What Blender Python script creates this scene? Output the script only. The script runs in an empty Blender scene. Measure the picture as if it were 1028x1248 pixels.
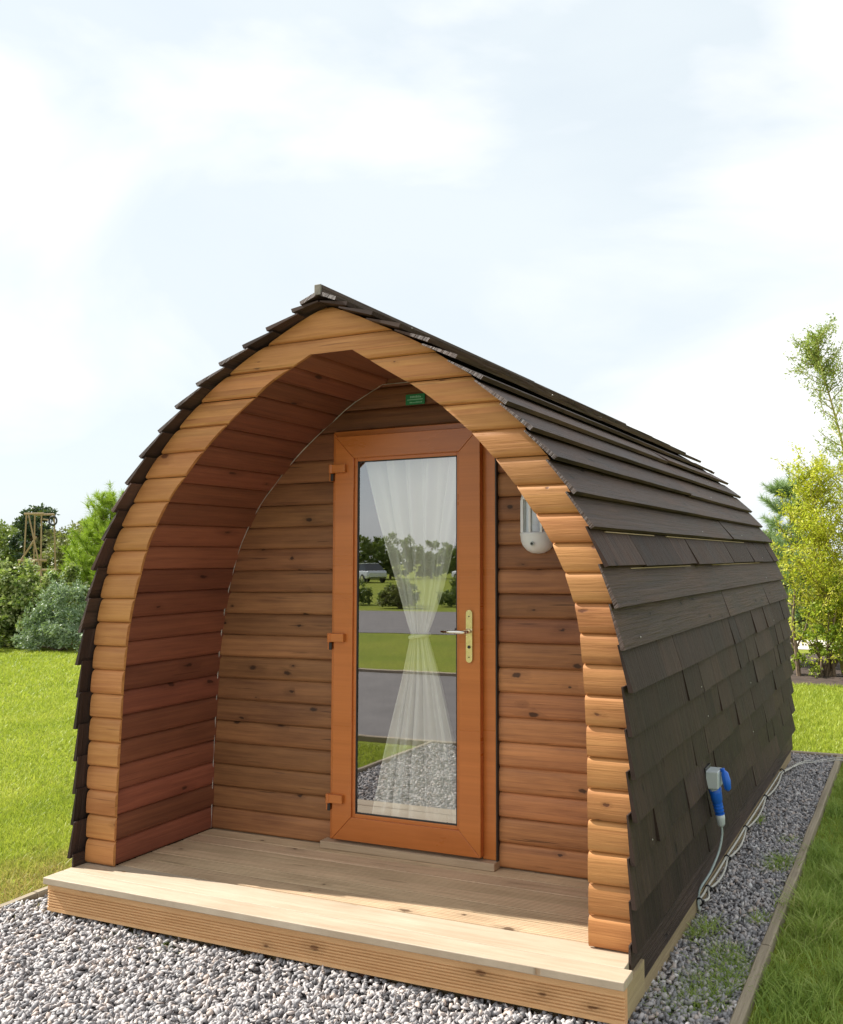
import bpy, math, random
import numpy as np
from mathutils import Vector, Matrix, noise

random.seed(7)
R = np.random.default_rng(7)
sc = bpy.context.scene
C = sc.collection
GZ = -0.20            # ground level; z = 0 is the top of the deck

# ------------------------------------------------------------------ helpers
def empty(name, loc, label, cat, group=None, rz=0.0):
    o = bpy.data.objects.new(name, None); C.objects.link(o)
    o.location = loc; o.rotation_euler[2] = rz
    o.empty_display_size = 0.2
    return tag(o, label, cat, group)

def tag(o, label=None, cat=None, group=None, kind=None):
    if label: o['label'] = label
    if cat: o['category'] = cat
    if group: o['group'] = group
    if kind: o['kind'] = kind
    return o

class MB:
    """collects faces into one mesh; every face can carry a tint colour"""
    def __init__(s): s.v = []; s.f = []; s.c = []
    def add(s, vs, fs, tint=(1, 1, 1)):
        b = len(s.v); s.v.extend([tuple(map(float, q)) for q in vs])
        for f in fs: s.f.append(tuple(b+i for i in f)); s.c.append(tint)
    def box(s, lo, hi, tint=(1, 1, 1), M=None, jit=0.0):
        x0, y0, z0 = lo; x1, y1, z1 = hi
        vs = [(x0,y0,z0),(x1,y0,z0),(x1,y1,z0),(x0,y1,z0),(x0,y0,z1),(x1,y0,z1),(x1,y1,z1),(x0,y1,z1)]
        if jit: vs = [tuple(q+random.uniform(-jit, jit) for q in v) for v in vs]
        if M is not None: vs = [M @ Vector(v) for v in vs]
        s.add(vs, [(0,3,2,1),(4,5,6,7),(0,1,5,4),(1,2,6,5),(2,3,7,6),(3,0,4,7)], tint)
    def tube(s, pts, rad, n=8, tint=(1, 1, 1), cap=True):
        pts = [Vector(p) for p in pts]
        if not hasattr(rad, '__len__'): rad = [rad]*len(pts)
        vs = []; prev = None
        for i, p in enumerate(pts):
            t = (pts[min(i+1, len(pts)-1)]-pts[max(i-1, 0)]).normalized()
            if prev is None:
                a = Vector((0, 0, 1)) if abs(t.z) < .9 else Vector((1, 0, 0))
                u = t.cross(a).normalized()
            else:
                u = (prev-t*prev.dot(t)).normalized()
            prev = u; w = t.cross(u)
            for k in range(n):
                an = 2*math.pi*k/n
                vs.append(p+(u*math.cos(an)+w*math.sin(an))*rad[i])
        fs = []
        for i in range(len(pts)-1):
            for k in range(n):
                k2 = (k+1) % n
                fs.append((i*n+k, i*n+k2, (i+1)*n+k2, (i+1)*n+k))
        if cap:
            fs.append(tuple(range(n-1, -1, -1))); fs.append(tuple((len(pts)-1)*n+k for k in range(n)))
        s.add(vs, fs, tint)
    def build(s, name, mat, parent=None, smooth=False, bevel=0.0, seg=2):
        me = bpy.data.meshes.new(name); me.from_pydata(s.v, [], s.f); me.update()
        if any(c != (1, 1, 1) for c in s.c):
            a = me.color_attributes.new('tint', 'FLOAT_COLOR', 'CORNER')
            col = np.ones((len(me.loops), 4), np.float32); i = 0
            for p, c in zip(s.f, s.c):
                col[i:i+len(p), :3] = c; i += len(p)
            a.data.foreach_set('color', col.ravel())
        else:
            a = me.color_attributes.new('tint', 'FLOAT_COLOR', 'CORNER')
            a.data.foreach_set('color', np.ones(len(me.loops)*4, np.float32))
        if smooth: me.polygons.foreach_set('use_smooth', [True]*len(me.polygons))
        me.materials.append(mat)
        o = bpy.data.objects.new(name, me); C.objects.link(o)
        if parent is not None: o.parent = parent
        if bevel:
            m = o.modifiers.new('bevel', 'BEVEL'); m.width = bevel; m.segments = seg; m.limit_method = 'ANGLE'
            m.harden_normals = True
            me.polygons.foreach_set('use_smooth', [True]*len(me.polygons))
        return o

def mesh_np(name, V, F, mat, parent=None, smooth=False):
    """fast mesh from numpy arrays (F: n x 3 or n x 4)"""
    me = bpy.data.meshes.new(name)
    n, k = F.shape
    me.vertices.add(len(V)); me.vertices.foreach_set('co', V.astype(np.float32).ravel())
    me.loops.add(n*k); me.loops.foreach_set('vertex_index', F.astype(np.int32).ravel())
    me.polygons.add(n); me.polygons.foreach_set('loop_start', np.arange(0, n*k, k, dtype=np.int32))
    me.polygons.foreach_set('loop_total', np.full(n, k, np.int32))
    if smooth: me.polygons.foreach_set('use_smooth', np.ones(n, bool))
    me.update(calc_edges=True); me.validate()
    me.materials.append(mat)
    o = bpy.data.objects.new(name, me); C.objects.link(o)
    if parent is not None: o.parent = parent
    return o

# ------------------------------------------------------------------ materials
class NT:
    def __init__(s, name):
        s.m = bpy.data.materials.new(name); s.m.use_nodes = True
        s.t = s.m.node_tree; s.n = s.t.nodes; s.l = s.t.links
        s.b = s.n['Principled BSDF']; s.out = s.n['Material Output']
    def N(s, typ, **kw):
        n = s.n.new(typ)
        for k, v in kw.items():
            if k.startswith('i_'):
                key = k[2:]; key = int(key) if key.isdigit() else key.replace('_', ' ')
                if hasattr(v, 'is_output') or isinstance(v, bpy.types.NodeSocket): s.l.new(v, n.inputs[key])
                else: n.inputs[key].default_value = v
            else: setattr(n, k, v)
        return n
    def L(s, a, b): s.l.new(a, b)
    def math(s, op, a, b=0.5, c=0.5, clamp=False):
        n = s.N('ShaderNodeMath', operation=op, use_clamp=clamp)
        for i, q in enumerate((a, b, c)):
            if isinstance(q, bpy.types.NodeSocket): s.l.new(q, n.inputs[i])
            else: n.inputs[i].default_value = q
        return n.outputs[0]
    def mix(s, fac, a, b, blend='MIX'):
        n = s.N('ShaderNodeMix', data_type='RGBA', blend_type=blend)
        for i, q in ((0, fac), (6, a), (7, b)):
            if isinstance(q, bpy.types.NodeSocket): s.l.new(q, n.inputs[i])
            elif i == 0: n.inputs[i].default_value = q
            else: n.inputs[i].default_value = (*q, 1) if len(q) == 3 else q
        return n.outputs[2]
    def ramp(s, fac, stops):
        n = s.N('ShaderNodeValToRGB'); s.l.new(fac, n.inputs[0])
        e = n.color_ramp.elements
        while len(e) < len(stops): e.new(0.5)
        for i, (p, c) in enumerate(stops):
            e[i].position = p; e[i].color = (*c, 1) if hasattr(c, '__len__') else (c, c, c, 1)
        return n.outputs[0]
    def noise(s, vec, scale, detail=4, rough=.55, dist=0):
        n = s.N('ShaderNodeTexNoise'); s.l.new(vec, n.inputs['Vector'])
        n.inputs['Scale'].default_value = scale; n.inputs['Detail'].default_value = detail
        n.inputs['Roughness'].default_value = rough; n.inputs['Distortion'].default_value = dist
        return n.outputs['Fac']

def wood(name, light, dark, axis='x', knots=0.55, rough=0.6, vary=0.18, grain=1.0, bump=0.35, knotcol=None, spec=0.35, cracks=0.0, cross='z', bigc=.45):
    """planks: grain along one axis, growth-ring streaks, knots, every plank different"""
    w = NT(name)
    tc = w.N('ShaderNodeTexCoord').outputs['Object']
    isl = w.N('ShaderNodeNewGeometry').outputs['Random Per Island']
    sx = w.N('ShaderNodeSeparateXYZ'); w.L(tc, sx.inputs[0]); X, Y, Z = sx.outputs
    al_ = {'x': X, 'y': Y, 'z': Z}[axis]
    cr_ = {'x': X, 'y': Y, 'z': Z, 'x+z': w.math('ADD', X, Z), 'z-x': w.math('SUBTRACT', Z, X)}[cross]
    al_ = w.math('ADD', al_, w.math('MULTIPLY', isl, 37.3)); cr_ = w.math('ADD', cr_, w.math('MULTIPLY', isl, 11.9))
    def mapped(al, ac):
        c = w.N('ShaderNodeCombineXYZ'); w.L(w.math('MULTIPLY', al_, al), c.inputs[0]); w.L(w.math('MULTIPLY', cr_, ac), c.inputs[1]); w.L(w.math('MULTIPLY', isl, 50.0), c.inputs[2])
        return c.outputs[0]
    # knots
    vor = w.N('ShaderNodeTexVoronoi', feature='F1', voronoi_dimensions='2D'); w.L(mapped(4.2, 9.0), vor.inputs['Vector']); vor.inputs['Scale'].default_value = 1.0
    vor.inputs['Randomness'].default_value = 0.85
    sel = w.N('ShaderNodeSeparateColor'); w.L(vor.outputs['Color'], sel.inputs[0])
    on = w.math('GREATER_THAN', sel.outputs[0], 1-knots)
    wob = w.noise(mapped(20, 30), 1.0, 3)
    dist = w.math('ADD', vor.outputs['Distance'], w.math('MULTIPLY', w.math('SUBTRACT', wob, .5), .26))
    dist = w.math('DIVIDE', dist, w.math('ADD', w.math('MULTIPLY', sel.outputs[1], 1.1), .35))
    core = w.math('MULTIPLY', w.ramp(dist, [(0.045, 1.0), (0.085, 0.0)]), on)
    halo = w.math('MULTIPLY', w.ramp(dist, [(0.06, 1.0), (0.34, 0.0)]), on)
    # grain, bent round the knots
    dn = w.noise(mapped(1.2, 5), 1.0, 3)
    warp = w.math('ADD', w.math('MULTIPLY', dn, 9.0), w.math('MULTIPLY', halo, 1.6))
    g1 = w.N('ShaderNodeTexNoise', noise_dimensions='4D'); w.L(mapped(1.5, 55*grain), g1.inputs['Vector']); w.L(w.math('MULTIPLY', warp, .35), g1.inputs['W'])
    g1.inputs['Scale'].default_value = 1.0; g1.inputs['Detail'].default_value = 5; g1.inputs['Roughness'].default_value = .6
    g2 = w.noise(mapped(6, 240*grain), 1.0, 2)
    big = w.noise(mapped(2.2, 6), 1.0, 4, .6)
    g = w.math('ADD', w.math('MULTIPLY', g1.outputs['Fac'], .75), w.math('MULTIPLY', g2, .25))
    gr = w.ramp(g, [(0.36, 0.0), (0.50, .55), (0.62, 1.0)])
    f = w.math('ADD', w.math('MULTIPLY', gr, 1-bigc), w.math('MULTIPLY', w.ramp(big, [(0.3, 0.0), (0.7, 1.0)]), bigc))
    col = w.mix(f, dark, light)
    kc = knotcol or tuple(q*.28 for q in dark)
    col = w.mix(w.math('MULTIPLY', halo, .35), col, tuple(q*.62 for q in dark))
    col = w.mix(w.math('MULTIPLY', core, .9), col, kc)
    if cracks:
        cr = w.noise(mapped(2.5, 70), 1.0, 2, .5)
        cm = w.math('MULTIPLY', w.ramp(cr, [(0.27, 1.0), (0.32, 0.0)]), cracks)
        col = w.mix(cm, col, kc)
    # plank to plank
    wn = w.N('ShaderNodeTexWhiteNoise', noise_dimensions='1D'); w.L(isl, wn.inputs['W'])
    br = w.math('ADD', w.math('MULTIPLY', wn.outputs['Value'], vary*2), 1-vary)
    hs = w.N('ShaderNodeHueSaturation'); w.L(col, hs.inputs['Color']); w.L(br, hs.inputs['Value'])
    wn2 = w.N('ShaderNodeSeparateColor'); w.L(wn.outputs['Color'], wn2.inputs[0])
    w.L(w.math('ADD', w.math('MULTIPLY', wn2.outputs[1], .010), .495), hs.inputs['Hue'])
    at = w.N('ShaderNodeAttribute', attribute_name='tint')
    col = w.mix(1.0, hs.outputs[0], at.outputs['Color'], 'MULTIPLY')
    w.L(col, w.b.inputs['Base Color'])
    w.L(w.math('ADD', w.math('MULTIPLY', big, .25), rough-.12), w.b.inputs['Roughness'])
    w.b.inputs['Specular IOR Level'].default_value = spec
    bm = w.N('ShaderNodeBump'); bm.inputs['Strength'].default_value = bump; bm.inputs['Distance'].default_value = .004
    w.L(w.math('SUBTRACT', w.math('ADD', gr, w.math('MULTIPLY', big, .5)), w.math('MULTIPLY', core, .8)), bm.inputs['Height'])
    w.L(bm.outputs[0], w.b.inputs['Normal'])
    return w.m

def plain(name, col, rough=.5, metal=0.0, spec=.5, var=.12, scale=12, bump=.0, coat=0.0):
    w = NT(name); tc = w.N('ShaderNodeTexCoord').outputs['Object']
    n = w.noise(tc, scale, 5)
    c = w.mix(w.ramp(n, [(0.3, 0.0), (0.7, 1.0)]), tuple(q*(1-var) for q in col), tuple(min(1, q*(1+var)) for q in col))
    w.L(c, w.b.inputs['Base Color']); w.b.inputs['Roughness'].default_value = rough
    w.b.inputs['Metallic'].default_value = metal; w.b.inputs['Specular IOR Level'].default_value = spec
    w.b.inputs['Coat Weight'].default_value = coat
    if bump:
        b = w.N('ShaderNodeBump'); b.inputs['Strength'].default_value = bump; b.inputs['Distance'].default_value = .003
        w.L(w.noise(tc, scale*6, 4), b.inputs['Height']); w.L(b.outputs[0], w.b.inputs['Normal'])
    return w.m

def leafmat(name, cols, trans=.35, rough=.5, clump=2.0):
    w = NT(name)
    isl = w.N('ShaderNodeNewGeometry').outputs['Random Per Island']
    tc = w.N('ShaderNodeTexCoord').outputs['Object']
    n = w.noise(tc, clump, 3)
    f = w.math('ADD', w.math('MULTIPLY', isl, .6), w.math('MULTIPLY', w.ramp(n, [(0.3, 0.0), (0.7, 1.0)]), .4))
    c = w.ramp(f, [(i/(len(cols)-1)*.9+.05, q) for i, q in enumerate(cols)])
    w.L(c, w.b.inputs['Base Color']); w.b.inputs['Roughness'].default_value = rough
    w.b.inputs['Specular IOR Level'].default_value = .35
    tr = w.N('ShaderNodeBsdfTranslucent'); w.L(w.mix(.5, c, (.35, .5, .03)), tr.inputs['Color'])
    mx = w.N('ShaderNodeMixShader'); mx.inputs[0].default_value = trans
    w.L(w.b.outputs[0], mx.inputs[1]); w.L(tr.outputs[0], mx.inputs[2]); w.L(mx.outputs[0], w.out.inputs['Surface'])
    return w.m

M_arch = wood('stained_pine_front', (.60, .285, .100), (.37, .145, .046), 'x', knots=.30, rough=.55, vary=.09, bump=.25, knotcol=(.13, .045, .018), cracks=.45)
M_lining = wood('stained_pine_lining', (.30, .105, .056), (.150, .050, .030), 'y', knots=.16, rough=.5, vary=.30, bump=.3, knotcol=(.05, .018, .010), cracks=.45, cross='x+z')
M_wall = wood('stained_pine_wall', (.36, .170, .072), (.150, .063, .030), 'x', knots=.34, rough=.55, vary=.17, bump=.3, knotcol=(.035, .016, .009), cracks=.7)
M_deck = wood('weathered_deck_boards', (.68, .50, .32), (.40, .275, .165), 'x', knots=.25, rough=.7, vary=.12, bump=.3, knotcol=(.12, .07, .035), cross='y', cracks=.4)
M_step = wood('pale_new_pine', (.50, .42, .315), (.36, .275, .185), 'x', knots=.22, rough=.6, vary=.07, bump=.3, knotcol=(.26, .15, .07), cross='y')
M_fascia = wood('pale_pine_fascia', (.70, .43, .21), (.54, .29, .12), 'x', knots=.45, rough=.6, vary=.05, bump=.2, knotcol=(.22, .10, .04))
M_rail = wood('weathered_base_rail', (.42, .32, .18), (.27, .20, .11), 'y', knots=.2, rough=.8, vary=.10, bump=.4)
M_shing_y = wood('black_stained_boards', (.100, .062, .048), (.022, .015, .012), 'y', knots=.22, rough=.58, vary=.28, bump=.9, knotcol=(.015, .011, .010), spec=.25, cross='z-x', cracks=.6, bigc=.6)
M_shing_z = wood('black_stained_shingles', (.070, .043, .033), (.018, .012, .010), 'z', knots=.08, rough=.62, vary=.34, bump=.8, knotcol=(.012, .009, .008), spec=.22, cross='y', cracks=.4, bigc=.6)
M_kerb = wood('weathered_timber_edging', (.42, .35, .25), (.24, .19, .13), 'y', knots=.2, rough=.85, vary=.12, bump=.5, cross='x')
M_kerbx = wood('weathered_timber_edging_cross', (.46, .38, .28), (.28, .22, .16), 'x', knots=.2, rough=.85, vary=.12, bump=.5, cross='y')
M_sill = wood('pale_sill_timber', (.55, .41, .27), (.38, .27, .17), 'x', knots=.4, rough=.65, vary=.05)
M_under = plain('dark_stained_shell', (.035, .024, .020), .8)
M_fence = wood('grey_fence_boards', (.26, .24, .20), (.15, .13, .11), 'x', knots=.2, rough=.85, vary=.15)
M_post = wood('tan_climbing_frame_poles', (.42, .30, .18), (.30, .21, .12), 'z', knots=.2, rough=.75, vary=.1, cross='x')
M_oak = wood('golden_oak_upvc', (.58, .185, .045), (.44, .130, .028), 'z', knots=0.0, rough=.30, vary=.02, grain=.5, bump=.05, spec=.5)
M_oakx = wood('golden_oak_upvc_cross', (.55, .175, .043), (.42, .125, .028), 'x', knots=0.0, rough=.30, vary=.02, grain=.5, bump=.05, spec=.5)
M_gasket = plain('black_gasket', (.02, .018, .018), .5)
M_white = plain('white_plastic', (.78, .79, .80), .35, var=.03)
M_chrome = plain('polished_metal', (.80, .77, .70), .18, metal=1.0, var=.05)
M_brass = plain('plated_brass', (.85, .72, .42), .22, metal=1.0, var=.10, scale=40)
M_blue = plain('blue_plastic', (.012, .13, .62), .35, var=.05)
M_grey = plain('grey_socket_plastic', (.50, .54, .54), .4, var=.05)
M_cable = plain('pale_cable', (.48, .46, .40), .5, var=.10)
M_cableg = plain('grey_green_cable', (.36, .42, .40), .45, var=.08)
M_black = plain('black_plastic', (.015, .015, .016), .4)
M_green = plain('green_sticker', (.02, .22, .085), .4, var=.08)
M_signw = plain('pale_sticker_print', (.30, .60, .42), .5, var=.2)
M_seal = plain('dirty_sealant', (.42, .38, .33), .7, var=.35, scale=30)
M_nail = plain('galvanised_nail', (.7, .7, .68), .4, metal=.6)
M_room = plain('cabin_interior', (.16, .11, .07), .7)
M_bark = plain('brown_bark', (.16, .115, .075), .9, var=.4, scale=20, bump=.6)
M_barky = plain('yellow_green_bark', (.33, .29, .08), .7, var=.3, scale=20, bump=.3)
M_soil = plain('dark_soil_bed', (.055, .036, .026), .95, var=.4, scale=6, bump=.6)
M_tarmac = plain('grey_tarmac', (.17, .155, .15), .9, var=.12, scale=3, bump=.4)

# ------------------------------------------------------------------ ground
def groundmat():
    w = NT('lawn_soil'); tc = w.N('ShaderNodeTexCoord').outputs['Object']
    a = w.noise(tc, .9, 6); b = w.noise(tc, 30, 5)
    c = w.mix(w.ramp(a, [(0.35, 0.0), (0.65, 1.0)]), (.20, .26, .022), (.28, .31, .035))
    c = w.mix(w.ramp(b, [(0.35, 0.0), (0.7, 1.0)]), c, (.15, .16, .035))
    w.L(c, w.b.inputs['Base Color']); w.b.inputs['Roughness'].default_value = .9; w.b.inputs['Specular IOR Level'].default_value = .1
    bm = w.N('ShaderNodeBump'); bm.inputs['Strength'].default_value = .8; bm.inputs['Distance'].default_value = .02
    w.L(w.noise(tc, 60, 5), bm.inputs['Height']); w.L(bm.outputs[0], w.b.inputs['Normal'])
    return w.m
def gravelbase():
    w = NT('gravel_base'); tc = w.N('ShaderNodeTexCoord').outputs['Object']
    v = w.N('ShaderNodeTexVoronoi'); w.L(tc, v.inputs['Vector']); v.inputs['Scale'].default_value = 60
    s = w.N('ShaderNodeSeparateColor'); w.L(v.outputs['Color'], s.inputs[0])
    c = w.ramp(s.outputs[0], [(0, (.10, .10, .11)), (.5, (.22, .21, .21)), (1, (.42, .40, .40))])
    w.L(c, w.b.inputs['Base Color']); w.b.inputs['Roughness'].default_value = .9
    bm = w.N('ShaderNodeBump'); bm.inputs['Strength'].default_value = 1; bm.inputs['Distance'].default_value = .01; bm.invert = True
    w.L(v.outputs['Distance'], bm.inputs['Height']); w.L(bm.outputs[0], w.b.inputs['Normal'])
    return w.m
def sheet(name, x0, x1, y0, y1, z, mat, lab=None):
    m = MB(); m.add([(x0, y0, z), (x1, y0, z), (x1, y1, z), (x0, y1, z)], [(0, 1, 2, 3)])
    return tag(m.build(name, mat), lab, kind='structure')
KL, KR, KF, KB = -1.66, 1.70, -2.47, 4.18     # edging round the gravel bed
sheet('ground', -400, 400, -400, 400, GZ-.02, groundmat(), 'green lawn ground around the pod')
sheet('gravel_bed', KL, KR, KF, KB, GZ-.004, gravelbase(), 'gravel bed base inside the timber edging')
sheet('planting_bed', -1.2, 7, 8.15, 11.8, GZ-.014, M_soil, 'dark soil bed under the trees behind the pod')
sheet('road', -90, 60, -6.45, KF-.05, GZ-.012, M_tarmac, 'grey tarmac drive in front of the gravel')
sheet('service_road', -120, 80, -19.5, -12.3, GZ-.012, M_tarmac, 'grey tarmac road across the grass strip')
sheet('path', -3, 40, 12.4, 14.2, GZ-.012, plain('pale_path_gravel', (.52, .47, .40), .9, var=.15), 'pale gravel path beyond the planting bed')

def kerb(name, p0, p1, label, mat, w=.042, top=GZ+.03, group='timber edging boards round the gravel'):
    p0 = Vector((*p0, 0)); p1 = Vector((*p1, 0)); L = (p1-p0).length; d = (p1-p0).normalized()
    rz = math.atan2(d.y, d.x) if mat is M_kerbx else math.atan2(-d.x, d.y)
    o = empty(name, (p0.x, p0.y, GZ), label, 'edging', group)
    n = max(2, int(L/.12)); vs = []; nx = Vector((-d.y, d.x, 0))
    m = MB(); 
    for i in range(n+1):
        q = d*(L*i/n); wob = noise.noise(Vector((i*.35, p0.x*3, p0.y)))*.003; zt = top-GZ+noise.noise(Vector((i*.5, 7+p0.x, 3)))*.006
        h = w/2+noise.noise(Vector((i*.9, 17+p0.x, 3)))*.003
        for s_, z in ((-1, -.08), (-1, zt-.006), (-.72, zt), (.72, zt), (1, zt-.006), (1, -.08)):
            vs.append(q+nx*(s_*h+wob)+Vector((0, 0, z)))
    fs = []
    for i in range(n):
        for k in range(5): fs.append((i*6+k, i*6+k+1, (i+1)*6+k+1, (i+1)*6+k))
    fs.append((0, 5, 4, 3, 2, 1)); fs.append(tuple(n*6+k for k in range(6)))
    m.add(vs, fs)
    b = m.build('board', mat, o)
    return o
kerb('timber_edging', (KR, KF+.03), (KR, 0.62), 'near right timber edging board, its far end beside the pod porch', M_kerb)
kerb('timber_edging', (KR, .625), (KR, KB-.03), 'long timber edging board between the shaded gravel strip and grass right of the pod', M_kerb)
kerb('timber_edging', (KL, KF+.03), (KL, -.02), 'timber edging board between the front gravel and sunny lawn left of the step', M_kerb)
kerb('timber_edging', (KL, -.015), (KL, KB-.03), 'timber edging board along the hidden left side of the pod', M_kerb)
kerb('timber_edging', (KL-.02, KB), (2.9, KB), 'cross timber edging board in sun at the back end of the gravel', M_kerbx)
kerb('timber_edging', (-7, KF), (KR+.02, KF), 'pale edging board between the front gravel and the tarmac drive', M_kerbx)
kerb('timber_edging', (-40, -6.47), (30, -6.47), 'pale edging line between the tarmac drive and the grass strip', M_kerbx, w=.08)

# ------------------------------------------------------------------ gravel stones
def stonemat():
    w = NT('slate_chippings'); g = w.N('ShaderNodeNewGeometry').outputs['Random Per Island']
    c = w.ramp(g, [(0, (.18, .175, .18)), (.2, (.28, .27, .275)), (.42, (.37, .355, .36)), (.62, (.49, .455, .445)), (.8, (.60, .55, .53)), (.93, (.55, .44, .37)), (1, (.85, .83, .80))])
    tc = w.N('ShaderNodeTexCoord').outputs['Object']
    c = w.mix(w.math('MULTIPLY', w.noise(tc, 220, 3), .45), c, (.13, .125, .13))
    w.L(c, w.b.inputs['Base Color']); w.b.inputs['Roughness'].default_value = .62
    return w.m
def stones(name, regions, mat, dens, lab):
    t = (1+5**.5)/2
    B = np.array([(-1,t,0),(1,t,0),(-1,-t,0),(1,-t,0),(0,-1,t),(0,1,t),(0,-1,-t),(0,1,-t),(t,0,-1),(t,0,1),(-t,0,-1),(-t,0,1)], float)/1.902
    F = np.array([(0,11,5),(0,5,1),(0,1,7),(0,7,10),(0,10,11),(1,5,9),(5,11,4),(11,10,2),(10,7,6),(7,1,8),(3,9,4),(3,4,2),(3,2,6),(3,6,8),(3,8,9),(4,9,5),(2,4,11),(6,2,10),(8,6,7),(9,8,1)])
    P = []
    for (x0, x1, y0, y1, k) in regions:
        n = int((x1-x0)*(y1-y0)*dens*k)
        P.append(np.stack([R.uniform(x0, x1, n), R.uniform(y0, y1, n)], 1))
    P = np.concatenate(P); n = len(P)
    V = B[None]*(1+R.normal(0, .24, (n, 12, 1)))
    sc_ = np.stack([R.uniform(.010, .020, n), R.uniform(.0065, .012, n), R.uniform(.0035, .0075, n)], 1)
    V = V*sc_[:, None]
    q = R.normal(0, 1, (n, 4)); q[:, 1:3] *= .45; q /= np.linalg.norm(q, axis=1)[:, None]
    w_, x, y, z = q.T
    Rm = np.stack([1-2*(y*y+z*z), 2*(x*y-z*w_), 2*(x*z+y*w_), 2*(x*y+z*w_), 1-2*(x*x+z*z), 2*(y*z-x*w_), 2*(x*z-y*w_), 2*(y*z+x*w_), 1-2*(x*x+y*y)], 1).reshape(n, 3, 3)
    V = np.einsum('nij,nkj->nki', Rm, V)
    hz = GZ+R.uniform(-.004, .015, n)+.006*np.sin(P[:, 0]*5.1+1)*np.cos(P[:, 1]*4.3)
    hz += .018*np.exp(-((P[:, 1]+.18)/.10)**2)*(P[:, 0] < 1.4)
    V += np.concatenate([P, hz[:, None]], 1)[:, None]
    FF = (F[None]+np.arange(n)[:, None, None]*12).reshape(-1, 3)
    return tag(mesh_np(name, V.reshape(-1, 3), FF, mat), lab, 'gravel', kind='stuff')
stones('gravel', [(KL+.02, KR-.02, -1.7, -.16, 1), (KL+.02, KR-.02, KF+.02, -1.7, .5), (1.30, KR-.02, -.16, KB-.02, 1), (KL+.02, -1.30, -.16, KB-.02, .8),
       (-1.3, 1.3, 3.98, KB-.02, 1)], stonemat(), 6200, 'grey and pinkish slate chippings spread round the pod')

# ------------------------------------------------------------------ grass
def grassmat(name, cols, trans=.4):
    w = NT(name); g = w.N('ShaderNodeNewGeometry').outputs['Random Per Island']
    tc = w.N('ShaderNodeTexCoord').outputs['Object']
    n = w.noise(tc, 1.3, 4); n2 = w.noise(tc, 9, 3)
    f = w.math('ADD', w.math('MULTIPLY', g, .45), w.math('ADD', w.math('MULTIPLY', w.ramp(n, [(0.3, 0.0), (0.7, 1.0)]), .3), w.math('MULTIPLY', n2, .25)))
    c = w.ramp(f, [(i/(len(cols)-1), q) for i, q in enumerate(cols)])
    # dried grass on the worn patch by the step
    at = w.N('ShaderNodeSeparateXYZ'); w.L(tc, at.inputs[0])
    dx = w.math('ADD', at.outputs[0], 1.72); dy = w.math('SUBTRACT', at.outputs[1], 0.0)
    d2 = w.math('ADD', w.math('MULTIPLY', dx, dx), w.math('MULTIPLY', w.math('MULTIPLY', dy, dy), .5))
    dry = w.math('MULTIPLY', w.ramp(w.math('ADD', d2, w.math('MULTIPLY', w.math('SUBTRACT', n2, .5), .9)), [(0.05, 1.0), (0.55, 0.0)]), w.ramp(g, [(0.0, 0.45), (1.0, 1.0)]))
    c = w.mix(dry, c, (.42, .32, .12))
    w.L(c, w.b.inputs['Base Color']); w.b.inputs['Roughness'].default_value = .45; w.b.inputs['Specular IOR Level'].default_value = .3
    tr = w.N('ShaderNodeBsdfTranslucent'); w.L(c, tr.inputs['Color'])
    mx = w.N('ShaderNodeMixShader'); mx.inputs[0].default_value = trans
    w.L(w.b.outputs[0], mx.inputs[1]); w.L(tr.outputs[0], mx.inputs[2]); w.L(mx.outputs[0], w.out.inputs['Surface'])
    return w.m
M_grass = grassmat('lawn_blades', [(.17, .24, .025), (.28, .36, .035), (.40, .46, .055), (.54, .54, .13)])
def blades(P, h, wd, lean, zb=GZ-.02):
    n = len(P); a = R.uniform(0, 2*math.pi, n); b = R.uniform(0, 2*math.pi, n)
    h = h*R.uniform(.55, 1.25, n); wd = wd*R.uniform(.7, 1.3, n); ln = lean*h*R.uniform(.2, 1.3, n)
    base = np.concatenate([P, np.full((n, 1), zb)], 1)
    s = np.stack([np.cos(a), np.sin(a), np.zeros(n)], 1)*wd[:, None]/2
    d = np.stack([np.cos(b), np.sin(b), np.zeros(n)], 1)*ln[:, None]
    up = np.array([0, 0, 1.])
    v0 = base-s; v1 = base+s
    v2 = base+d*.35+up*(h*.6)[:, None]+s*.7; v3 = base+d*.35+up*(h*.6)[:, None]-s*.7
    v4 = base+d+up*h[:, None]
    V = np.stack([v0, v1, v2, v3, v4], 1).reshape(-1, 3)
    i = np.arange(n)[:, None]*5
    F = np.concatenate([i+np.array([[0, 1, 2]]), i+np.array([[0, 2, 3]]), i+np.array([[3, 2, 4]])], 0)
    return V, F
def scatter(x0, x1, y0, y1, dens, keep=None):
    n = int((x1-x0)*(y1-y0)*dens); P = np.stack([R.uniform(x0, x1, n), R.uniform(y0, y1, n)], 1)
    if keep is not None: P = P[keep(P)]
    return P
def grass(name, parts, mat, lab, cat='grass'):
    Vs, Fs, b = [], [], 0
    for (P, h, wd, lean) in parts:
        V, F = blades(P, h, wd, lean); Vs.append(V); Fs.append(F+b); b += len(V)
    return tag(mesh_np(name, np.concatenate(Vs), np.concatenate(Fs), mat), lab, cat, kind='stuff')
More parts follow.
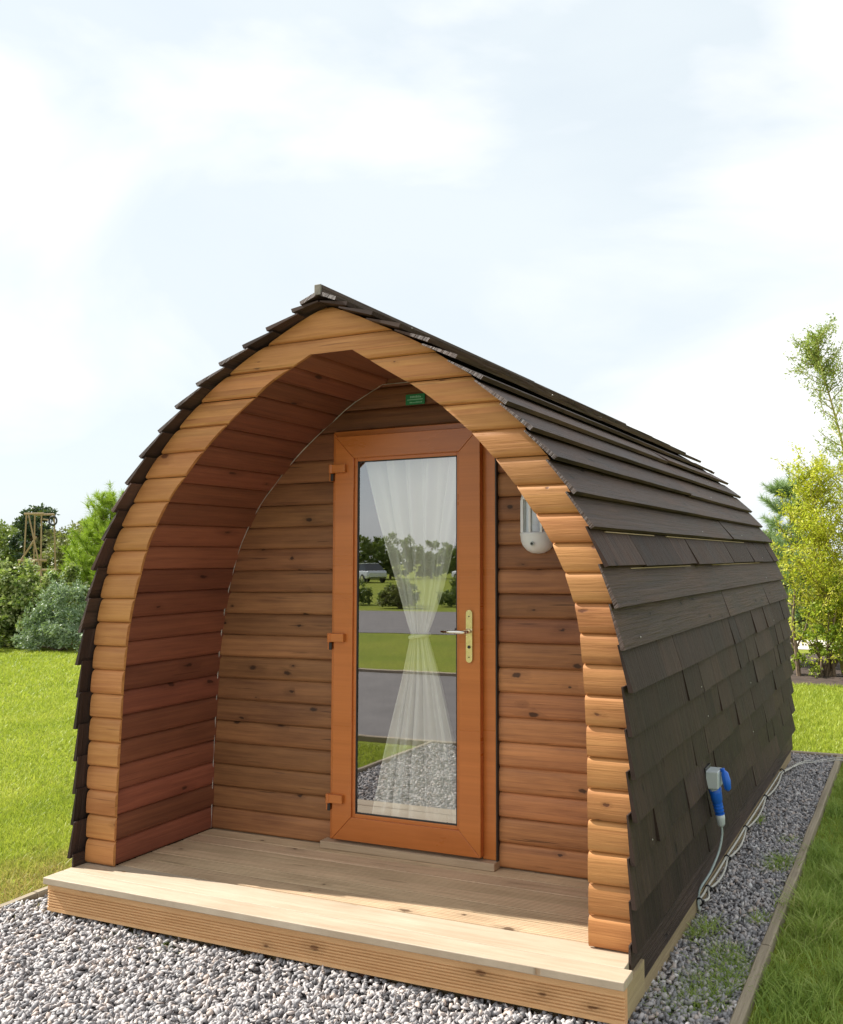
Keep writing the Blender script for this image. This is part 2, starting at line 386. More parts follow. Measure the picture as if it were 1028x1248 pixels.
grass('lawn_grass', [
    (scatter(-3.6, -1.69, -.8, 3.2, 9000), .035, .0045, .9),
    (scatter(-7.5, -3.6, -.5, 5.0, 3600), .035, .007, .9),
    (scatter(-3.6, -1.7, 3.2, 8, 1500), .035, .009, .9),
    (scatter(-17.6, -3.6, 5.0, 8.2, 1200), .045, .012, .9),
    (scatter(-15.6, -7.5, 1.5, 5.0, 1100), .04, .012, .9),
    (scatter(-1.6, 6, KB+.04, 8.2, 3200), .04, .007, .9),
    (scatter(-2.6, -1.7, -2.3, -.8, 4000), .035, .005, .9)], M_grass, 'short bright green lawn grass beside and behind the pod')
M_grassr = grassmat('rough_blades', [(.16, .25, .05), (.28, .40, .08), (.42, .52, .12), (.62, .53, .28)])
def clumpy(P):
    v = np.array([noise.noise(Vector((p[0]*2.6, p[1]*2.6, 2.0))) for p in P]); return R.uniform(0, 1, len(P)) < np.clip(.45+v*1.6, .08, 1)
def tuft_pts(cx, cy, r, n): return np.stack([R.normal(cx, r, n), R.normal(cy, r, n)], 1)
grass('rough_grass', [
    (scatter(1.73, 3.4, -1.2, KB-.03, 8000), .028, .004, .9),
    (scatter(1.73, 2.9, -.2, 3.9, 9000, clumpy), .05, .005, 1.1),
    (scatter(3.4, 7, -1.5, KB, 1200), .04, .008, .9)] +
    [(tuft_pts(x, y, r, n), h, .006, 1.3) for x, y, r, n, h in
     [(1.82, 1.10, .05, 260, .10), (1.86, .88, .045, 200, .09), (1.80, 1.85, .04, 150, .075), (1.95, 1.55, .06, 240, .08), (1.80, 2.7, .04, 120, .06), (2.05, .5, .06, 260, .07),
      (1.9, .35, .05, 200, .06), (1.85, 3.4, .04, 120, .05)]],
    M_grassr, 'coarse shaded grass right of the timber edging')
grass('gravel_weeds', [(tuft_pts(x, y, r, int(n*1.3)), h*.8+.022, .005, 1.4) for x, y, r, n, h in
    [(1.62, 1.66, .035, 170, .05), (1.60, 1.55, .03, 140, .045), (1.44, .74, .03, 120, .05), (1.40, .66, .02, 60, .06), (1.58, .52, .05, 420, .035), (1.62, .36, .06, 650, .035), (1.55, .22, .06, 600, .035),
     (1.50, .10, .06, 500, .03), (1.65, .9, .03, 140, .04), (1.38, 2.3, .02, 50, .05), (1.60, 2.0, .03, 90, .03), (-.62, -.22, .03, 60, .03), (-.9, -.2, .03, 50, .03), (-1.45, -.12, .05, 120, .03)]],
    M_grassr, 'small weeds and moss growing through the gravel strip', 'weeds')

# ------------------------------------------------------------------ pod profiles
def catmull(pts, n=14):
    P = [np.array(p, float) for p in pts]; P = [2*P[0]-P[1]]+P+[2*P[-1]-P[-2]]
    out = []
    for i in range(1, len(P)-2):
        for k in range(n):
            t = k/n
            out.append(.5*((2*P[i])+(-P[i-1]+P[i+1])*t+(2*P[i-1]-5*P[i]+4*P[i+1]-P[i+2])*t*t+(-P[i-1]+3*P[i]-3*P[i+1]+P[i+2])*t**3))
    out.append(P[-2]); return np.array(out)
OUT = catmull([(1.347, -.115), (1.346, .10), (1.345, .35), (1.344, .60), (1.339, .82), (1.328, 1.0), (1.306, 1.15), (1.276, 1.29), (1.238, 1.41), (1.190, 1.53), (1.120, 1.65),
               (1.050, 1.755), (.970, 1.86), (.868, 1.975), (.762, 2.072), (.635, 2.172), (.440, 2.293), (.265, 2.377), (.13, 2.440), (0, 2.492)])
INL = catmull([(1.166, 0), (1.161, .284), (1.149, .60), (1.138, .85), (1.119, 1.038), (1.091, 1.191), (1.048, 1.343), (.992, 1.500), (.880, 1.685), (.779, 1.797), (.666, 1.912), (.535, 2.020), (.395, 2.118), (.291, 2.188), (.085, 2.285)])
INR = catmull([(1.176, 0), (1.178, .444), (1.176, .738), (1.170, .91), (1.156, 1.098), (1.137, 1.212), (1.102, 1.325), (1.050, 1.440), (.990, 1.545), (.886, 1.690), (.754, 1.845), (.651, 1.943), (.563, 2.015), (.448, 2.098), (.255, 2.213), (.135, 2.285)])
def xo(z): return float(np.interp(z, OUT[:, 1], OUT[:, 0]))
def xil(z): return -float(np.interp(z, INL[:, 1], INL[:, 0]))
def xir(z): return float(np.interp(z, INR[:, 1], INR[:, 0]))
ZT = 2.285
W_D = .60           # depth of the porch
LEN = 4.0
pod = empty('camping_pod', (0, 0, 0), 'brown wooden arched camping pod with an open porch and dark shingle sides', 'camping pod')

BT = [0, .05, .14, .35, .6, .8, .90, .96, 1.0]
BO = [-.004, .0060, .0092, .0100, .0102, .0090, .0058, .0000, -.008]

def board_wall(m, zs, segs, ysurf, sgn=-1, back=.03, tints=None, jend=.0, jump=.0024):
    """horizontal log-lap boards. segs(z) -> list of (x0, x1) at that height; surface at y = ysurf + sgn*bulge"""
    for bi in range(len(zs)-1):
        z0, z1 = zs[bi], zs[bi+1]
        rows = [z0+(z1-z0)*t for t in BT]; offs = [ysurf+sgn*(o+random.uniform(-1, 1)*.0002) for o in BO]
        dy = random.uniform(-jump, jump); tilt = random.uniform(-.0012, .0012)
        if z0 < ZT < z1 and any(abs(ZT-r) > .004 for r in rows):
            rows.append(ZT); offs.append(float(np.interp(ZT, rows[:-1], offs))); o_ = np.argsort(rows); rows = [rows[i] for i in o_]; offs = [offs[i] for i in o_]
        prev = None
        e0 = random.uniform(-jend, jend); e1 = random.uniform(-jend, jend)
        for i in range(len(rows)-1):
            a, b = rows[i], rows[i+1]; S = segs((a+b)/2)
            for k, (l0, r0) in enumerate(S):
                la, ra = segs(a+1e-4)[min(k, len(segs(a+1e-4))-1)] if len(segs(a+1e-4)) == len(S) else (l0, r0)
                lb, rb = segs(b-1e-4)[min(k, len(segs(b-1e-4))-1)] if len(segs(b-1e-4)) == len(S) else (l0, r0)
                if ra-la < .004 and rb-lb < .004: continue
                # saw-cut outer ends
                t = (a-z0)/(z1-z0); t2 = (b-z0)/(z1-z0)
                ja = (e0+.006*(.5-t))*(jend > 0); jb = (e0+.006*(.5-t2))*(jend > 0)
                if k == 0: la += -ja; lb += -jb
                ja2 = (e1+.006*(.5-t))*(jend > 0); jb2 = (e1+.006*(.5-t2))*(jend > 0)
                if k == len(S)-1: ra += ja2; rb += jb2
                ya, yb = offs[i]+dy, offs[i+1]+dy
                yB = ysurf-sgn*back
                n = 6; vs = []
                for q in range(n+1):
                    u = q/n
                    za_ = a+tilt*(u-.5); zb_ = b+tilt*(u-.5)
                    vs += [(la+(ra-la)*u, ya, za_), (lb+(rb-lb)*u, yb, zb_)]
                fs = [(2*q, 2*q+2, 2*q+3, 2*q+1) for q in range(n)]
                nb = len(vs); vs += [(la, yB, a), (lb, yB, b), (ra, yB, a), (rb, yB, b)]
                fs += [(0, 1, nb+1, nb), (2*n+1, 2*n, nb+2, nb+3)]
                tt = tints(bi, k, (z0+z1)/2) if tints else (1, 1, 1)
                m.add(vs, fs, tt)

# weld rows of each board so that "random per island" gives one value per plank
def weld(o, d=2e-4):
    import bmesh
    bm = bmesh.new(); bm.from_mesh(o.data); bmesh.ops.remove_doubles(bm, verts=bm.verts, dist=d); bm.to_mesh(o.data); bm.free()
    o.data.polygons.foreach_set('use_smooth', [True]*len(o.data.polygons))
    try: o.data.set_sharp_from_angle(angle=math.radians(50))
    except Exception: pass

def arch_segs(z):
    x = xo(z)
    if z >= ZT: return [(-x, x)]
    return [(-x, xil(z)), (xir(z), x)]
zs = [i*.1119 for i in range(22)]+[2.487]
zs[-2] = 2.352
m = MB(); board_wall(m, zs, arch_segs, 0.0, back=.003, jend=.0035)
o = m.build('arch_front', M_arch, pod); weld(o)

# lining of the porch: boards running back along the inside of the arch
def arc_pts(prof):
    seg = np.linalg.norm(np.diff(prof, axis=0), axis=1); s = np.concatenate([[0], np.cumsum(seg)]); return s
def at_s(prof, s_, s):
    return np.array([np.interp(s, s_, prof[:, 0]), np.interp(s, s_, prof[:, 1])])
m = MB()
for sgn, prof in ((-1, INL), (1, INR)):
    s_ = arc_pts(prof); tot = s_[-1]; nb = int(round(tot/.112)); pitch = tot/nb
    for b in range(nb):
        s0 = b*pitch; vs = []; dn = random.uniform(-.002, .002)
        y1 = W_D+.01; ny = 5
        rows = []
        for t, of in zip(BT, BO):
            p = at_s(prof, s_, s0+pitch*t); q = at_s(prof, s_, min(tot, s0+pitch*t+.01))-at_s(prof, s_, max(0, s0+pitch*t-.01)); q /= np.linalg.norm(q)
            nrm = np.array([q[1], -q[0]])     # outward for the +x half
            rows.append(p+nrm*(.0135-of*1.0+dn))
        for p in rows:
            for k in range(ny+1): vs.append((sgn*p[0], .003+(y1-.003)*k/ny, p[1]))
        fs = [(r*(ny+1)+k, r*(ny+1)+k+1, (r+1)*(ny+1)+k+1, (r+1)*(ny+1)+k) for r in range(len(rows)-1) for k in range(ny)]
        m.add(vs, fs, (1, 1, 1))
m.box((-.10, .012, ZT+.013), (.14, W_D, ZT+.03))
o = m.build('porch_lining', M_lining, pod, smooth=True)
weld(o, 1e-5)

# back wall of the porch with the door opening
DX0, DX1, DZ = -.410, .508, 2.05
def wall_segs(z):
    l = xil(z)-.028 if z < ZT else -.12; r = xir(z)+.028 if z < ZT else .15
    if z > ZT: 
        k = max(0, (2.36-z)/(2.36-ZT)); l = -.13*k-.01; r = .15*k+.01
    if z < DZ: return [(l, DX0+.004), (DX1-.004, r)]
    return [(l, r)]
zw = [i*.1125 for i in range(19)]; zw[18] = 2.05
zw = zw+[2.155, 2.26, 2.36]
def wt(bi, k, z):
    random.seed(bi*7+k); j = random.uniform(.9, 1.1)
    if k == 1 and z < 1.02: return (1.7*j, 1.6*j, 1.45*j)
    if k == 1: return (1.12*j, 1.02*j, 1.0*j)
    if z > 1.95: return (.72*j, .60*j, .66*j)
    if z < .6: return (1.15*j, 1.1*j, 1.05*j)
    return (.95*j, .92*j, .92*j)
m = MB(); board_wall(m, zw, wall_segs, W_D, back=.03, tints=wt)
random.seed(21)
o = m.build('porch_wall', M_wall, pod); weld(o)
# reveal round the door opening + back of wall
m = MB()
m.box((DX0-.002, W_D+.02, -.02), (DX0+.004, W_D+.09, DZ)); m.box((DX1-.004, W_D+.02, -.02), (DX1+.002, W_D+.09, DZ))
m.build('door_reveal', M_under, pod)
# sealant bead between lining and back wall
pts = []
for zz in np.linspace(0.005, 2.27, 60): pts.append((xil(zz)-.006+random.uniform(-.001, .001), W_D-.017, zz))
for zz in np.linspace(2.27, 0.005, 50): pts.append((xir(zz)+.006, W_D-.017, zz))
m = MB(); m.tube(pts, [.0022*random.uniform(.5, 1.3) for _ in pts], 6); m.build('sealant_bead', M_seal, pod)

# shell: dark boarding under the shingles, inner skin, rear wall, floor
OUTM = [(-p[0], p[1]) for p in OUT] + [(p[0], p[1]) for p in OUT[::-1][1:]]
m = MB(); n = len(OUTM)
vs = [(x*.995, .052, z-.004) for x, z in OUTM]+[(x*.995, LEN-.05, z-.004) for x, z in OUTM]
m.add(vs, [(i, i+1, n+i+1, n+i) for i in range(n-1)])
m.build('shell', M_under, pod)
m = MB()
vs = [(x*.94, W_D+.10, z-.05) for x, z in OUTM]+[(x*.94, LEN-.12, z-.05) for x, z in OUTM]
m.add(vs, [(i, n+i, n+i+1, i+1) for i in range(n-1)])
b = len(m.v); m.add([(x*.94, LEN-.12, z-.05) for x, z in OUTM], [tuple(range(n))])
m.box((-1.25, W_D+.10, -.03), (1.25, LEN-.14, -.01))
m.build('inner_skin', M_room, pod)
m = MB(); board_wall(m, zs, lambda z: [(-xo(z), xo(z))], LEN-.04, sgn=1, back=.03)
o = m.build('rear_wall', M_arch, pod); weld(o)

# deck, step and base
m = MB()
bw = .0945; y = .03
while y < W_D+.02:
    y1 = min(y+bw, W_D+.03); n = 7; vs = []; x0, x1 = -1.185, 1.20
    # reeded decking: grooves along the board
    prof = []
    ng = 7
    for g in range(ng):
        a = y+.003+(y1-y-.006)*g/ng; w_ = (y1-y-.006)/ng
        prof += [(a, -.0055), (a+w_*.12, -.0055), (a+w_*.26, 0), (a+w_*.9, 0)]
    prof += [(y1-.003, -.0055)]
    prof = [(y+.0022, -.02)]+prof+[(y1-.0022, -.02)]
    zt = -.003+random.uniform(-.0012, .0012)
    vs = [(x0, a, b+zt) for a, b in prof]+[(x1, a, b+zt) for a, b in prof]
    k = len(prof); m.add(vs, [(i, k+i, k+i+1, i+1) for i in range(k-1)])
    y += bw
m.build('deck', M_deck, pod)
m = MB()
m.box((-1.36, -.205, -.031), (1.378, -.112, -.001))
m.box((-1.36, -.109, -.031), (1.3465, .0285, -.002))
m.build('step', M_step, pod, bevel=.004)
# reeded fascia board
m = MB(); fz = [(-.032, -.186), (-.060, -.186)]
z = -.062
while z > -.142:
    fz += [(z, -.1805), (z-.003, -.1805), (z-.0045, -.186), (z-.0092, -.186)]; z -= .0115
fz += [(-.150, -.186), (-.152, -.170)]
x0, x1 = -1.352, 1.372
vs = [(x0, y_, z_) for z_, y_ in fz]+[(x1, y_, z_) for z_, y_ in fz]; k = len(fz)
m.add(vs, [(i, i+1, k+i+1, k+i) for i in range(k-1)])
e0 = [(x0, -.158, -.032), (x0, -.158, -.152)]; e1 = [(x1, -.158, -.032), (x1, -.158, -.152)]
m.add([(x0, y_, z_) for z_, y_ in fz]+[e0[1], e0[0]], [tuple(range(k+2))[::-1]])
m.add([(x1, y_, z_) for z_, y_ in fz]+[e1[1], e1[0]], [tuple(range(k+2))])
m.build('fascia', M_fascia, pod)
for x0, x1 in ((1.345, 1.369), (-1.350, -1.326)):
    m = MB(); m.box((x0, -.157, -.150), (x1, .045, -.033)); m.build('step_side', M_rail, pod, bevel=.002)
for s_ in (-1, 1):
    m = MB(); m.box((s_*1.33-.022, .048, GZ-.02), (s_*1.33+.022, LEN-.05, -.121)); m.box((s_*1.33-.022, -.150, GZ-.02), (s_*1.33+.022, .048, -.1525)); m.build('base_rail', M_rail, pod)
m = MB(); m.box((-1.30, -.12, GZ-.02), (1.30, -.08, -.155)); m.build('front_bearer', M_rail, pod)
M_foot = plain('brick_foot', (.17, .08, .055), .9, var=.25, scale=30)
for x in (-1.15, -.78, -.2, .32, .78, 1.2):
    m = MB(); m.box((x-.03, -.150, GZ-.02), (x+.03, -.122, -.1525)); m.build('foot_block', M_foot, pod)

# ------------------------------------------------------------------ shingles
S_ = arc_pts(OUT); TOT = S_[-1]; PITCH = .1475
ncourse = int(TOT/PITCH)
def normal_at(s):
    a = at_s(OUT, S_, max(0, s-.02)); b = at_s(OUT, S_, min(TOT, s+.02)); t = (b-a)/np.linalg.norm(b-a)
    return t, np.array([t[1], -t[0]])
longc = {0, 8, 9, 11, 12, 13, 14, 15, 16, 17, 18}
narrow = {2, 3, 4, 5, 6, 7, 10}
my, mz, mn, ml = MB(), MB(), MB(), MB()
for sgn in (1, -1):
    random.seed(5+sgn)
    for c in range(ncourse+1):
        s0 = c*PITCH; s1 = min(s0+PITCH+.022, TOT-.001)
        if s1-s0 < .06: continue
        t, nn = normal_at((s0+s1)/2)
        y = -.068+random.uniform(-.006, .008); yend = LEN+.012+random.uniform(-.015, .012)
        while y < yend-.02:
            if c in longc: w = random.uniform(1.3, 2.6)
            elif c in narrow: w = random.choice([.16, .26, .34, .45, .55, .75])*random.uniform(.85, 1.1)
            else: w = random.uniform(.5, 1.2)
            ye = min(y+w, yend)
            if yend-ye < .08: ye = yend
            j0 = random.uniform(-.004, .004) if c not in longc else random.uniform(-.002, .002)
            lo = .037+random.uniform(-.006, .006); hi = .0065+random.uniform(-.001, .002)
            if c == 0: lo = .012; hi = .006
            if c >= 11: lo += .004
            th = .018
            pa, pb = at_s(OUT, S_, s0)+t*j0, at_s(OUT, S_, s1)
            g = .0018 if c not in longc else .001
            tl = random.uniform(-.002, .002)
            n_ = max(1, int((ye-y)/.25)); vs = []
            for k in range(n_+1):
                yy = y+g+(ye-y-2*g)*k/n_
                wv = noise.noise(Vector((yy*1.7, c*3.1, sgn)))*.0035
                A = pa+nn*(lo+wv+tl*(k/n_-.5)); B = pb+nn*(hi)
                A2 = A-nn*th; B2 = B-nn*min(th, .006)
                for q in (A, B, B2, A2): vs.append((sgn*q[0], yy, q[1]))
            fs = []
            for k in range(n_):
                a = k*4; b = a+4
                for i in range(4): fs.append((a+i, b+i, b+(i+1) % 4, a+(i+1) % 4) if sgn > 0 else (a+(i+1) % 4, b+(i+1) % 4, b+i, a+i))
            e = n_*4
            fs += [(0, 1, 2, 3), (e+3, e+2, e+1, e)] if sgn > 0 else [(3, 2, 1, 0), (e, e+1, e+2, e+3)]
            (my if c in longc else mz).add(vs, fs, (1, 1, 1) if c < 9 else (1.12, 1.04, 1.0))
            if random.random() < .16 and c not in (0,):
                yy = random.uniform(y+.02, ye-.02); q = pa+t*.03+nn*(lo+.001)
                mn.tube([(sgn*q[0], yy, q[1]), (sgn*(q[0]+nn[0]*.0015), yy, q[1]+nn[1]*.0015)], .0032, 6)
            y = ye
        if c in (10, 11) and sgn > 0:      # bare pale wood showing under two of the courses
            for ya, yb in (((.10, .75), (.95, 2.9)) if c == 11 else ((.25, 1.2), (1.7, 3.2))):
                q = at_s(OUT, S_, s0)+nn*.0145
                a = q-t*.006; b = q+t*.004
                ml.box((q[0]-.012, ya, q[1]-.004), (q[0]+.0010, yb, q[1]-.0005))
my.build('roof_boards', M_shing_y, pod)
nsh = len(mz.f); mz.add(mn.v, mn.f)
o = mz.build('shingles', M_shing_z, pod); o.data.materials.append(M_nail)
for p in o.data.polygons[nsh:]: p.material_index = 1
ml.build('bare_wood_edge', M_sill, pod)
# ridge
m = MB(); random.seed(3)
for sgn in (1, -1):
    t, nn = normal_at(TOT-.04)
    for (ya, yb) in ((-.07, 1.9), (1.903, LEN+.02)):
        A = np.array([.105, 2.487]); A = np.array([0, 2.522])-t*.095; B = np.array([0, 2.522])
        o2 = nn*.016
        P_ = [A, B, B+np.array([0, .0]) + np.array([0, .017]), A+o2]
        if sgn < 0: P_ = [A*1.0-t*.0, B, B+np.array([0, .0165]), A+o2]
        vs = [(sgn*q[0], yy, q[1]) for yy in (ya, yb) for q in P_]
        m.add(vs, [(0, 1, 2, 3), (7, 6, 5, 4)]+[(i, 4+i, 4+(i+1) % 4, (i+1) % 4) for i in range(4)])
m.build('ridge_cap', M_shing_y, pod)
m = MB(); m.box((-.017, -.064, 2.518), (.017, 2.1, 2.566)); m.box((-.016, 2.103, 2.518), (.0165, LEN+.01, 2.563)); m.build('ridge_batten', M_shing_y, pod, bevel=.003)
m = MB(); m.box((-.0175, -.071, 2.520), (.0175, -.0645, 2.5665)); m.build('ridge_end', plain('weathered_end_grain', (.20, .18, .15), .85, var=.3, scale=40), pod, bevel=.003)

# ------------------------------------------------------------------ door
DY = W_D
fr = MB()
# outer frame
def frame_ring(m, x0, x1, z0, z1, wl, wr, wb, wt_, y0, y1):
    m.box((x0, y0, z0), (x0+wl, y1, z1)); m.box((x1-wr, y0, z0), (x1, y1, z1))
def door_ring(parent, x0, x1, z0, z1, w, y0, y1, nm, bev=.004, bottom=True):
    """mitred frame"""
    mv, mh = MB(), MB()
    def quadprism(m, pts):
        vs = [(x, y0, z) for x, z in pts]+[(x, y1, z) for x, z in pts]
        m.add(vs, [(0, 1, 2, 3), (7, 6, 5, 4)]+[(i, 4+i, 4+(i+1) % 4, (i+1) % 4) for i in range(4)])
    g = .0004; wb = w if bottom else 0
    quadprism(mv, [(x0, z0), (x0+w, z0+wb), (x0+w, z1-w), (x0, z1)]); quadprism(mv, [(x1-w, z0+wb), (x1, z0), (x1, z1), (x1-w, z1-w)])
    quadprism(mh, [(x0+g, z1), (x0+w, z1-w+g), (x1-w, z1-w+g), (x1-g, z1)])
    mb_ = MB()
    if bottom: quadprism(mb_, [(x0+g, z0), (x1-g, z0), (x1-w, z0+w-g), (x0+w, z0+w-g)])
    for q in (mv, mh, mb_): q.f = [f[::-1] for f in q.f]
    a = mv.build(nm, M_oak, parent, bevel=bev); own = a if bottom else parent
    mh.build('top_rail', M_oakx, own, bevel=bev)
    if bottom: mb_.build('bottom_rail', M_oakx, own, bevel=bev)
    return a
door_ring(pod, -.409, .507, .036, 2.048, .070, DY-.026, DY+.05, 'door_frame', bottom=False)
m = MB(); m.box((-.44, DY-.062, -.001), (.515, DY+.05, .0345)); m.build('door_sill', M_sill, pod, bevel=.004)
m = MB(); m.box((DX1+.0005, DY-.030, .0), (DX1+.006, DY, 2.05)); m.build('frame_gasket', M_gasket, pod)
# sash
SX0, SX1, SZ0, SZ1 = -.372, .445, .050, 2.016
SY0, SY1 = DY-.060, DY-.0285
door = door_ring(pod, SX0, SX1, SZ0, SZ1, .112, SY0, SY1, 'door', bev=.003)
tag(door, 'orange brown glazed door leaf')
m = MB()
# glazing bead (narrow raised step round the glass)
GX0, GX1, GZ0, GZ1 = SX0+.112, SX1-.112, SZ0+.112, SZ1-.112
b_ = .016
for (a, b) in (((GX0-.006, GZ0-.006), (GX0+b_, GZ1+.006)), ((GX1-b_, GZ0-.006), (GX1+.006, GZ1+.006)), ((GX0+b_, GZ0-.006), (GX1-b_, GZ0+b_)), ((GX0+b_, GZ1-b_), (GX1-b_, GZ1+.006))):
    m.box((a[0], SY0+.010, a[1]), (b[0], SY0+.022, b[1]))
m.build('glazing_bead', M_oak, door, bevel=.003)
m = MB()
for (a, b) in (((GX0+b_-.001, GZ0), (GX0+b_+.005, GZ1)), ((GX1-b_-.005, GZ0), (GX1-b_+.001, GZ1)), ((GX0, GZ0+b_-.001), (GX1, GZ0+b_+.005)), ((GX0, GZ1-b_-.005), (GX1, GZ1-b_+.001))):
    m.box((a[0], SY0+.0125, a[1]), (b[0], SY0+.0235, b[1]))
m.build('glass_gasket', M_gasket, door)
# glass
w = NT('door_glass')
gl = w.N('ShaderNodeBsdfGlossy'); gl.inputs['Roughness'].default_value = 0.0; gl.inputs['Color'].default_value = (.97, .98, 1, 1)
tr = w.N('ShaderNodeBsdfTransparent'); tr.inputs['Color'].default_value = (.97, .985, .98, 1)
lw = w.N('ShaderNodeLayerWeight'); lw.inputs['Blend'].default_value = .25
tcg = w.N('ShaderNodeTexCoord').outputs['Object']
bmg = w.N('ShaderNodeBump'); bmg.inputs['Strength'].default_value = .012; bmg.inputs['Distance'].default_value = .02
w.L(w.noise(tcg, 2.2, 1), bmg.inputs['Height']); w.L(bmg.outputs[0], gl.inputs['Normal'])
mx = w.N('ShaderNodeMixShader'); bf = w.N('ShaderNodeNewGeometry').outputs['Backfacing']
w.L(w.math('MULTIPLY', w.math('ADD', w.math('MULTIPLY', lw.outputs['Fresnel'], .6), .31), w.math('SUBTRACT', 1.0, bf)), mx.inputs[0])
w.L(tr.outputs[0], mx.inputs[1]); w.L(gl.outputs[0], mx.inputs[2]); w.L(mx.outputs[0], w.out.inputs['Surface'])
m = MB(); m.box((GX0+.002, SY0+.018, GZ0+.002), (GX1-.002, SY0+.023, GZ1-.002)); m.build('glass_pane', w.m, door)
# hinges
for z in (1.855, 1.02, .245):
    m = MB()
    m.tube([(-.384, SY0-.014, z-.022), (-.384, SY0-.014, z+.022)], .012, 14)
    m.box((-.384, SY0-.020, z-.020), (-.300, SY0-.001, z+.020))
    m.box((-.404, SY0-.004, z-.060), (-.386, DY-.027, z+.012))
    m.build('hinge', M_oak, door, bevel=.0025)
    m = MB(); m.box((-.392, SY0-.010, z-.060), (-.376, SY0-.003, z-.024)); m.build('hinge_pin', M_gasket, door, bevel=.002)
# handle
HX = .392
m = MB(); n = 10; outl = []
for k in range(n+1): a = math.pi*k/n; outl.append((HX+.0145*math.cos(a), 1.148+.0145*math.sin(a)))
for k in range(n+1): a = math.pi+math.pi*k/n; outl.append((HX+.0145*math.cos(a), .940+.0145*math.sin(a)))
N_ = len(outl); vs = [(x, SY0-.009, z) for x, z in outl]+[(x, SY0+.001, z) for x, z in outl]
m.add(vs, [tuple(range(N_))]+[(i, (i+1) % N_, N_+(i+1) % N_, N_+i) for i in range(N_)]); m.f = [f for f in m.f]
hp = m.build('handle_plate', M_brass, door, bevel=.002)
m = MB(); m.tube([(HX, SY0-.006, 1.065), (HX, SY0-.045, 1.065)], .009, 14)
m.tube([(HX+.006, SY0-.045, 1.065), (HX-.03, SY0-.050, 1.065), (HX-.07, SY0-.052, 1.0655), (HX-.125, SY0-.046, 1.066)], [.009, .0095, .009, .006], 14)
m.build('handle', M_chrome, door, smooth=True)
m = MB(); m.tube([(HX, SY0-.0085, .995), (HX, SY0-.0115, .995)], .0075, 14); m.build('lock_cylinder', M_black, door)
for z in (1.135, .948): m = MB(); m.tube([(HX, SY0-.0085, z), (HX, SY0-.0105, z)], .003, 8); m.build('screw', M_black, door)

# ------------------------------------------------------------------ curtain
cu = MB(); cx = .062; zt_, zb_, zk = 1.95, .135, 1.035
nz, nx = 70, 150
w_ = NT('cream_curtain'); w_.b.inputs['Base Color'].default_value = (.74, .70, .58, 1); w_.b.inputs['Roughness'].default_value = .9
tcn = w_.N('ShaderNodeTexCoord').outputs['Object']; w_.L(w_.mix(w_.noise(tcn, 5, 3), (.86, .83, .72), (.92, .90, .82)), w_.b.inputs['Base Color'])
tl_ = w_.N('ShaderNodeBsdfTranslucent'); tl_.inputs['Color'].default_value = (.75, .70, .58, 1)
mx = w_.N('ShaderNodeMixShader'); mx.inputs[0].default_value = .15; w_.L(w_.b.outputs[0], mx.inputs[1]); w_.L(tl_.outputs[0], mx.inputs[2]); w_.L(mx.outputs[0], w_.out.inputs['Surface'])
vs = []
for i in range(nz+1):
    z = zt_+(zb_-zt_)*i/nz
    if z > zk: k = (z-zk)/(zt_-zk); hw = .045+.29*k**.85
    else: k = (zk-z)/(zk-zb_); hw = .045+.245*k**.95
    am = .006+.022*min(1, k*1.6)
    for j in range(nx+1):
        u = j/nx*2-1; ph = u*math.pi*5.2+.5*math.sin(u*4+1.3)
        yy = W_D+.055+am*math.sin(ph+.4*math.sin(k*2.5))+am*.35*math.sin(ph*2.3+1+k)
        if z < zk: yy += .006*math.sin(ph*3.1)
        hem = .012*math.sin(ph*1.1)*(1 if i == nz else 0)
        xx = cx+(hw*u)+am*.25*math.cos(ph)
        if z > zk: xx -= .018*k
        vs.append((xx, yy-.02*(1-min(1, k*4)), z+hem))
cu.add(vs, [(i*(nx+1)+j, i*(nx+1)+j+1, (i+1)*(nx+1)+j+1, (i+1)*(nx+1)+j) for i in range(nz) for j in range(nx)])
ce = empty('curtain', (0, 0, 0), 'cream gathered curtain tied at its middle behind the door glass', 'curtain')
cu.build('fabric', w_.m, ce, smooth=True)
m = MB(); pts = [(cx+.050*math.cos(a), W_D+.035+.028*math.sin(a), zk-.006+.008*math.cos(a)) for a in np.linspace(0, 2*math.pi, 25)]
m.tube(pts, .010, 8); m.tube([(cx-.012, W_D+.002, zk+.012), (cx-.006, W_D-.002, zk-.0), (cx-.012, W_D+.002, zk-.012)], .004, 8)
m.build('tie_back', w_.m, ce, smooth=True)

# ------------------------------------------------------------------ lamp
lamp = empty('wall_lantern', (.722, W_D-.016, 1.42), 'white half round plastic wall lantern with sensor, right of the door', 'wall lamp')
def half(m, prof, n=18, y0=0.0, squash=.85):
    """half-round lathe (flat back at y = 0) from (radius, z) pairs"""
    vs = []
    for r, z in prof:
        for k in range(n+1):
            a = math.pi+math.pi*k/n; vs.append((r*math.cos(a), y0+r*squash*math.sin(a), z))
    fs = [(i*(n+1)+k, i*(n+1)+k+1, (i+1)*(n+1)+k+1, (i+1)*(n+1)+k) for i in range(len(prof)-1) for k in range(n)]
    m.add(vs, fs)
m = MB(); half(m, [(.001, 0), (.03, .003), (.055, .016), (.073, .036), (.082, .058), (.084, .078), (.086, .086), (.086, .094), (.08, .098), (.0, .098)]); m.build('bowl', M_white, lamp, smooth=True)
m = MB(); half(m, [(.0, .245), (.080, .245), (.083, .250), (.080, .262), (.062, .278), (.03, .288), (.0, .290)]); m.build('cap', M_white, lamp, smooth=True)
m = MB(); m.box((-.080, -.010, .085), (.080, .012, .275)); m.build('back_plate', M_white, lamp, bevel=.003)
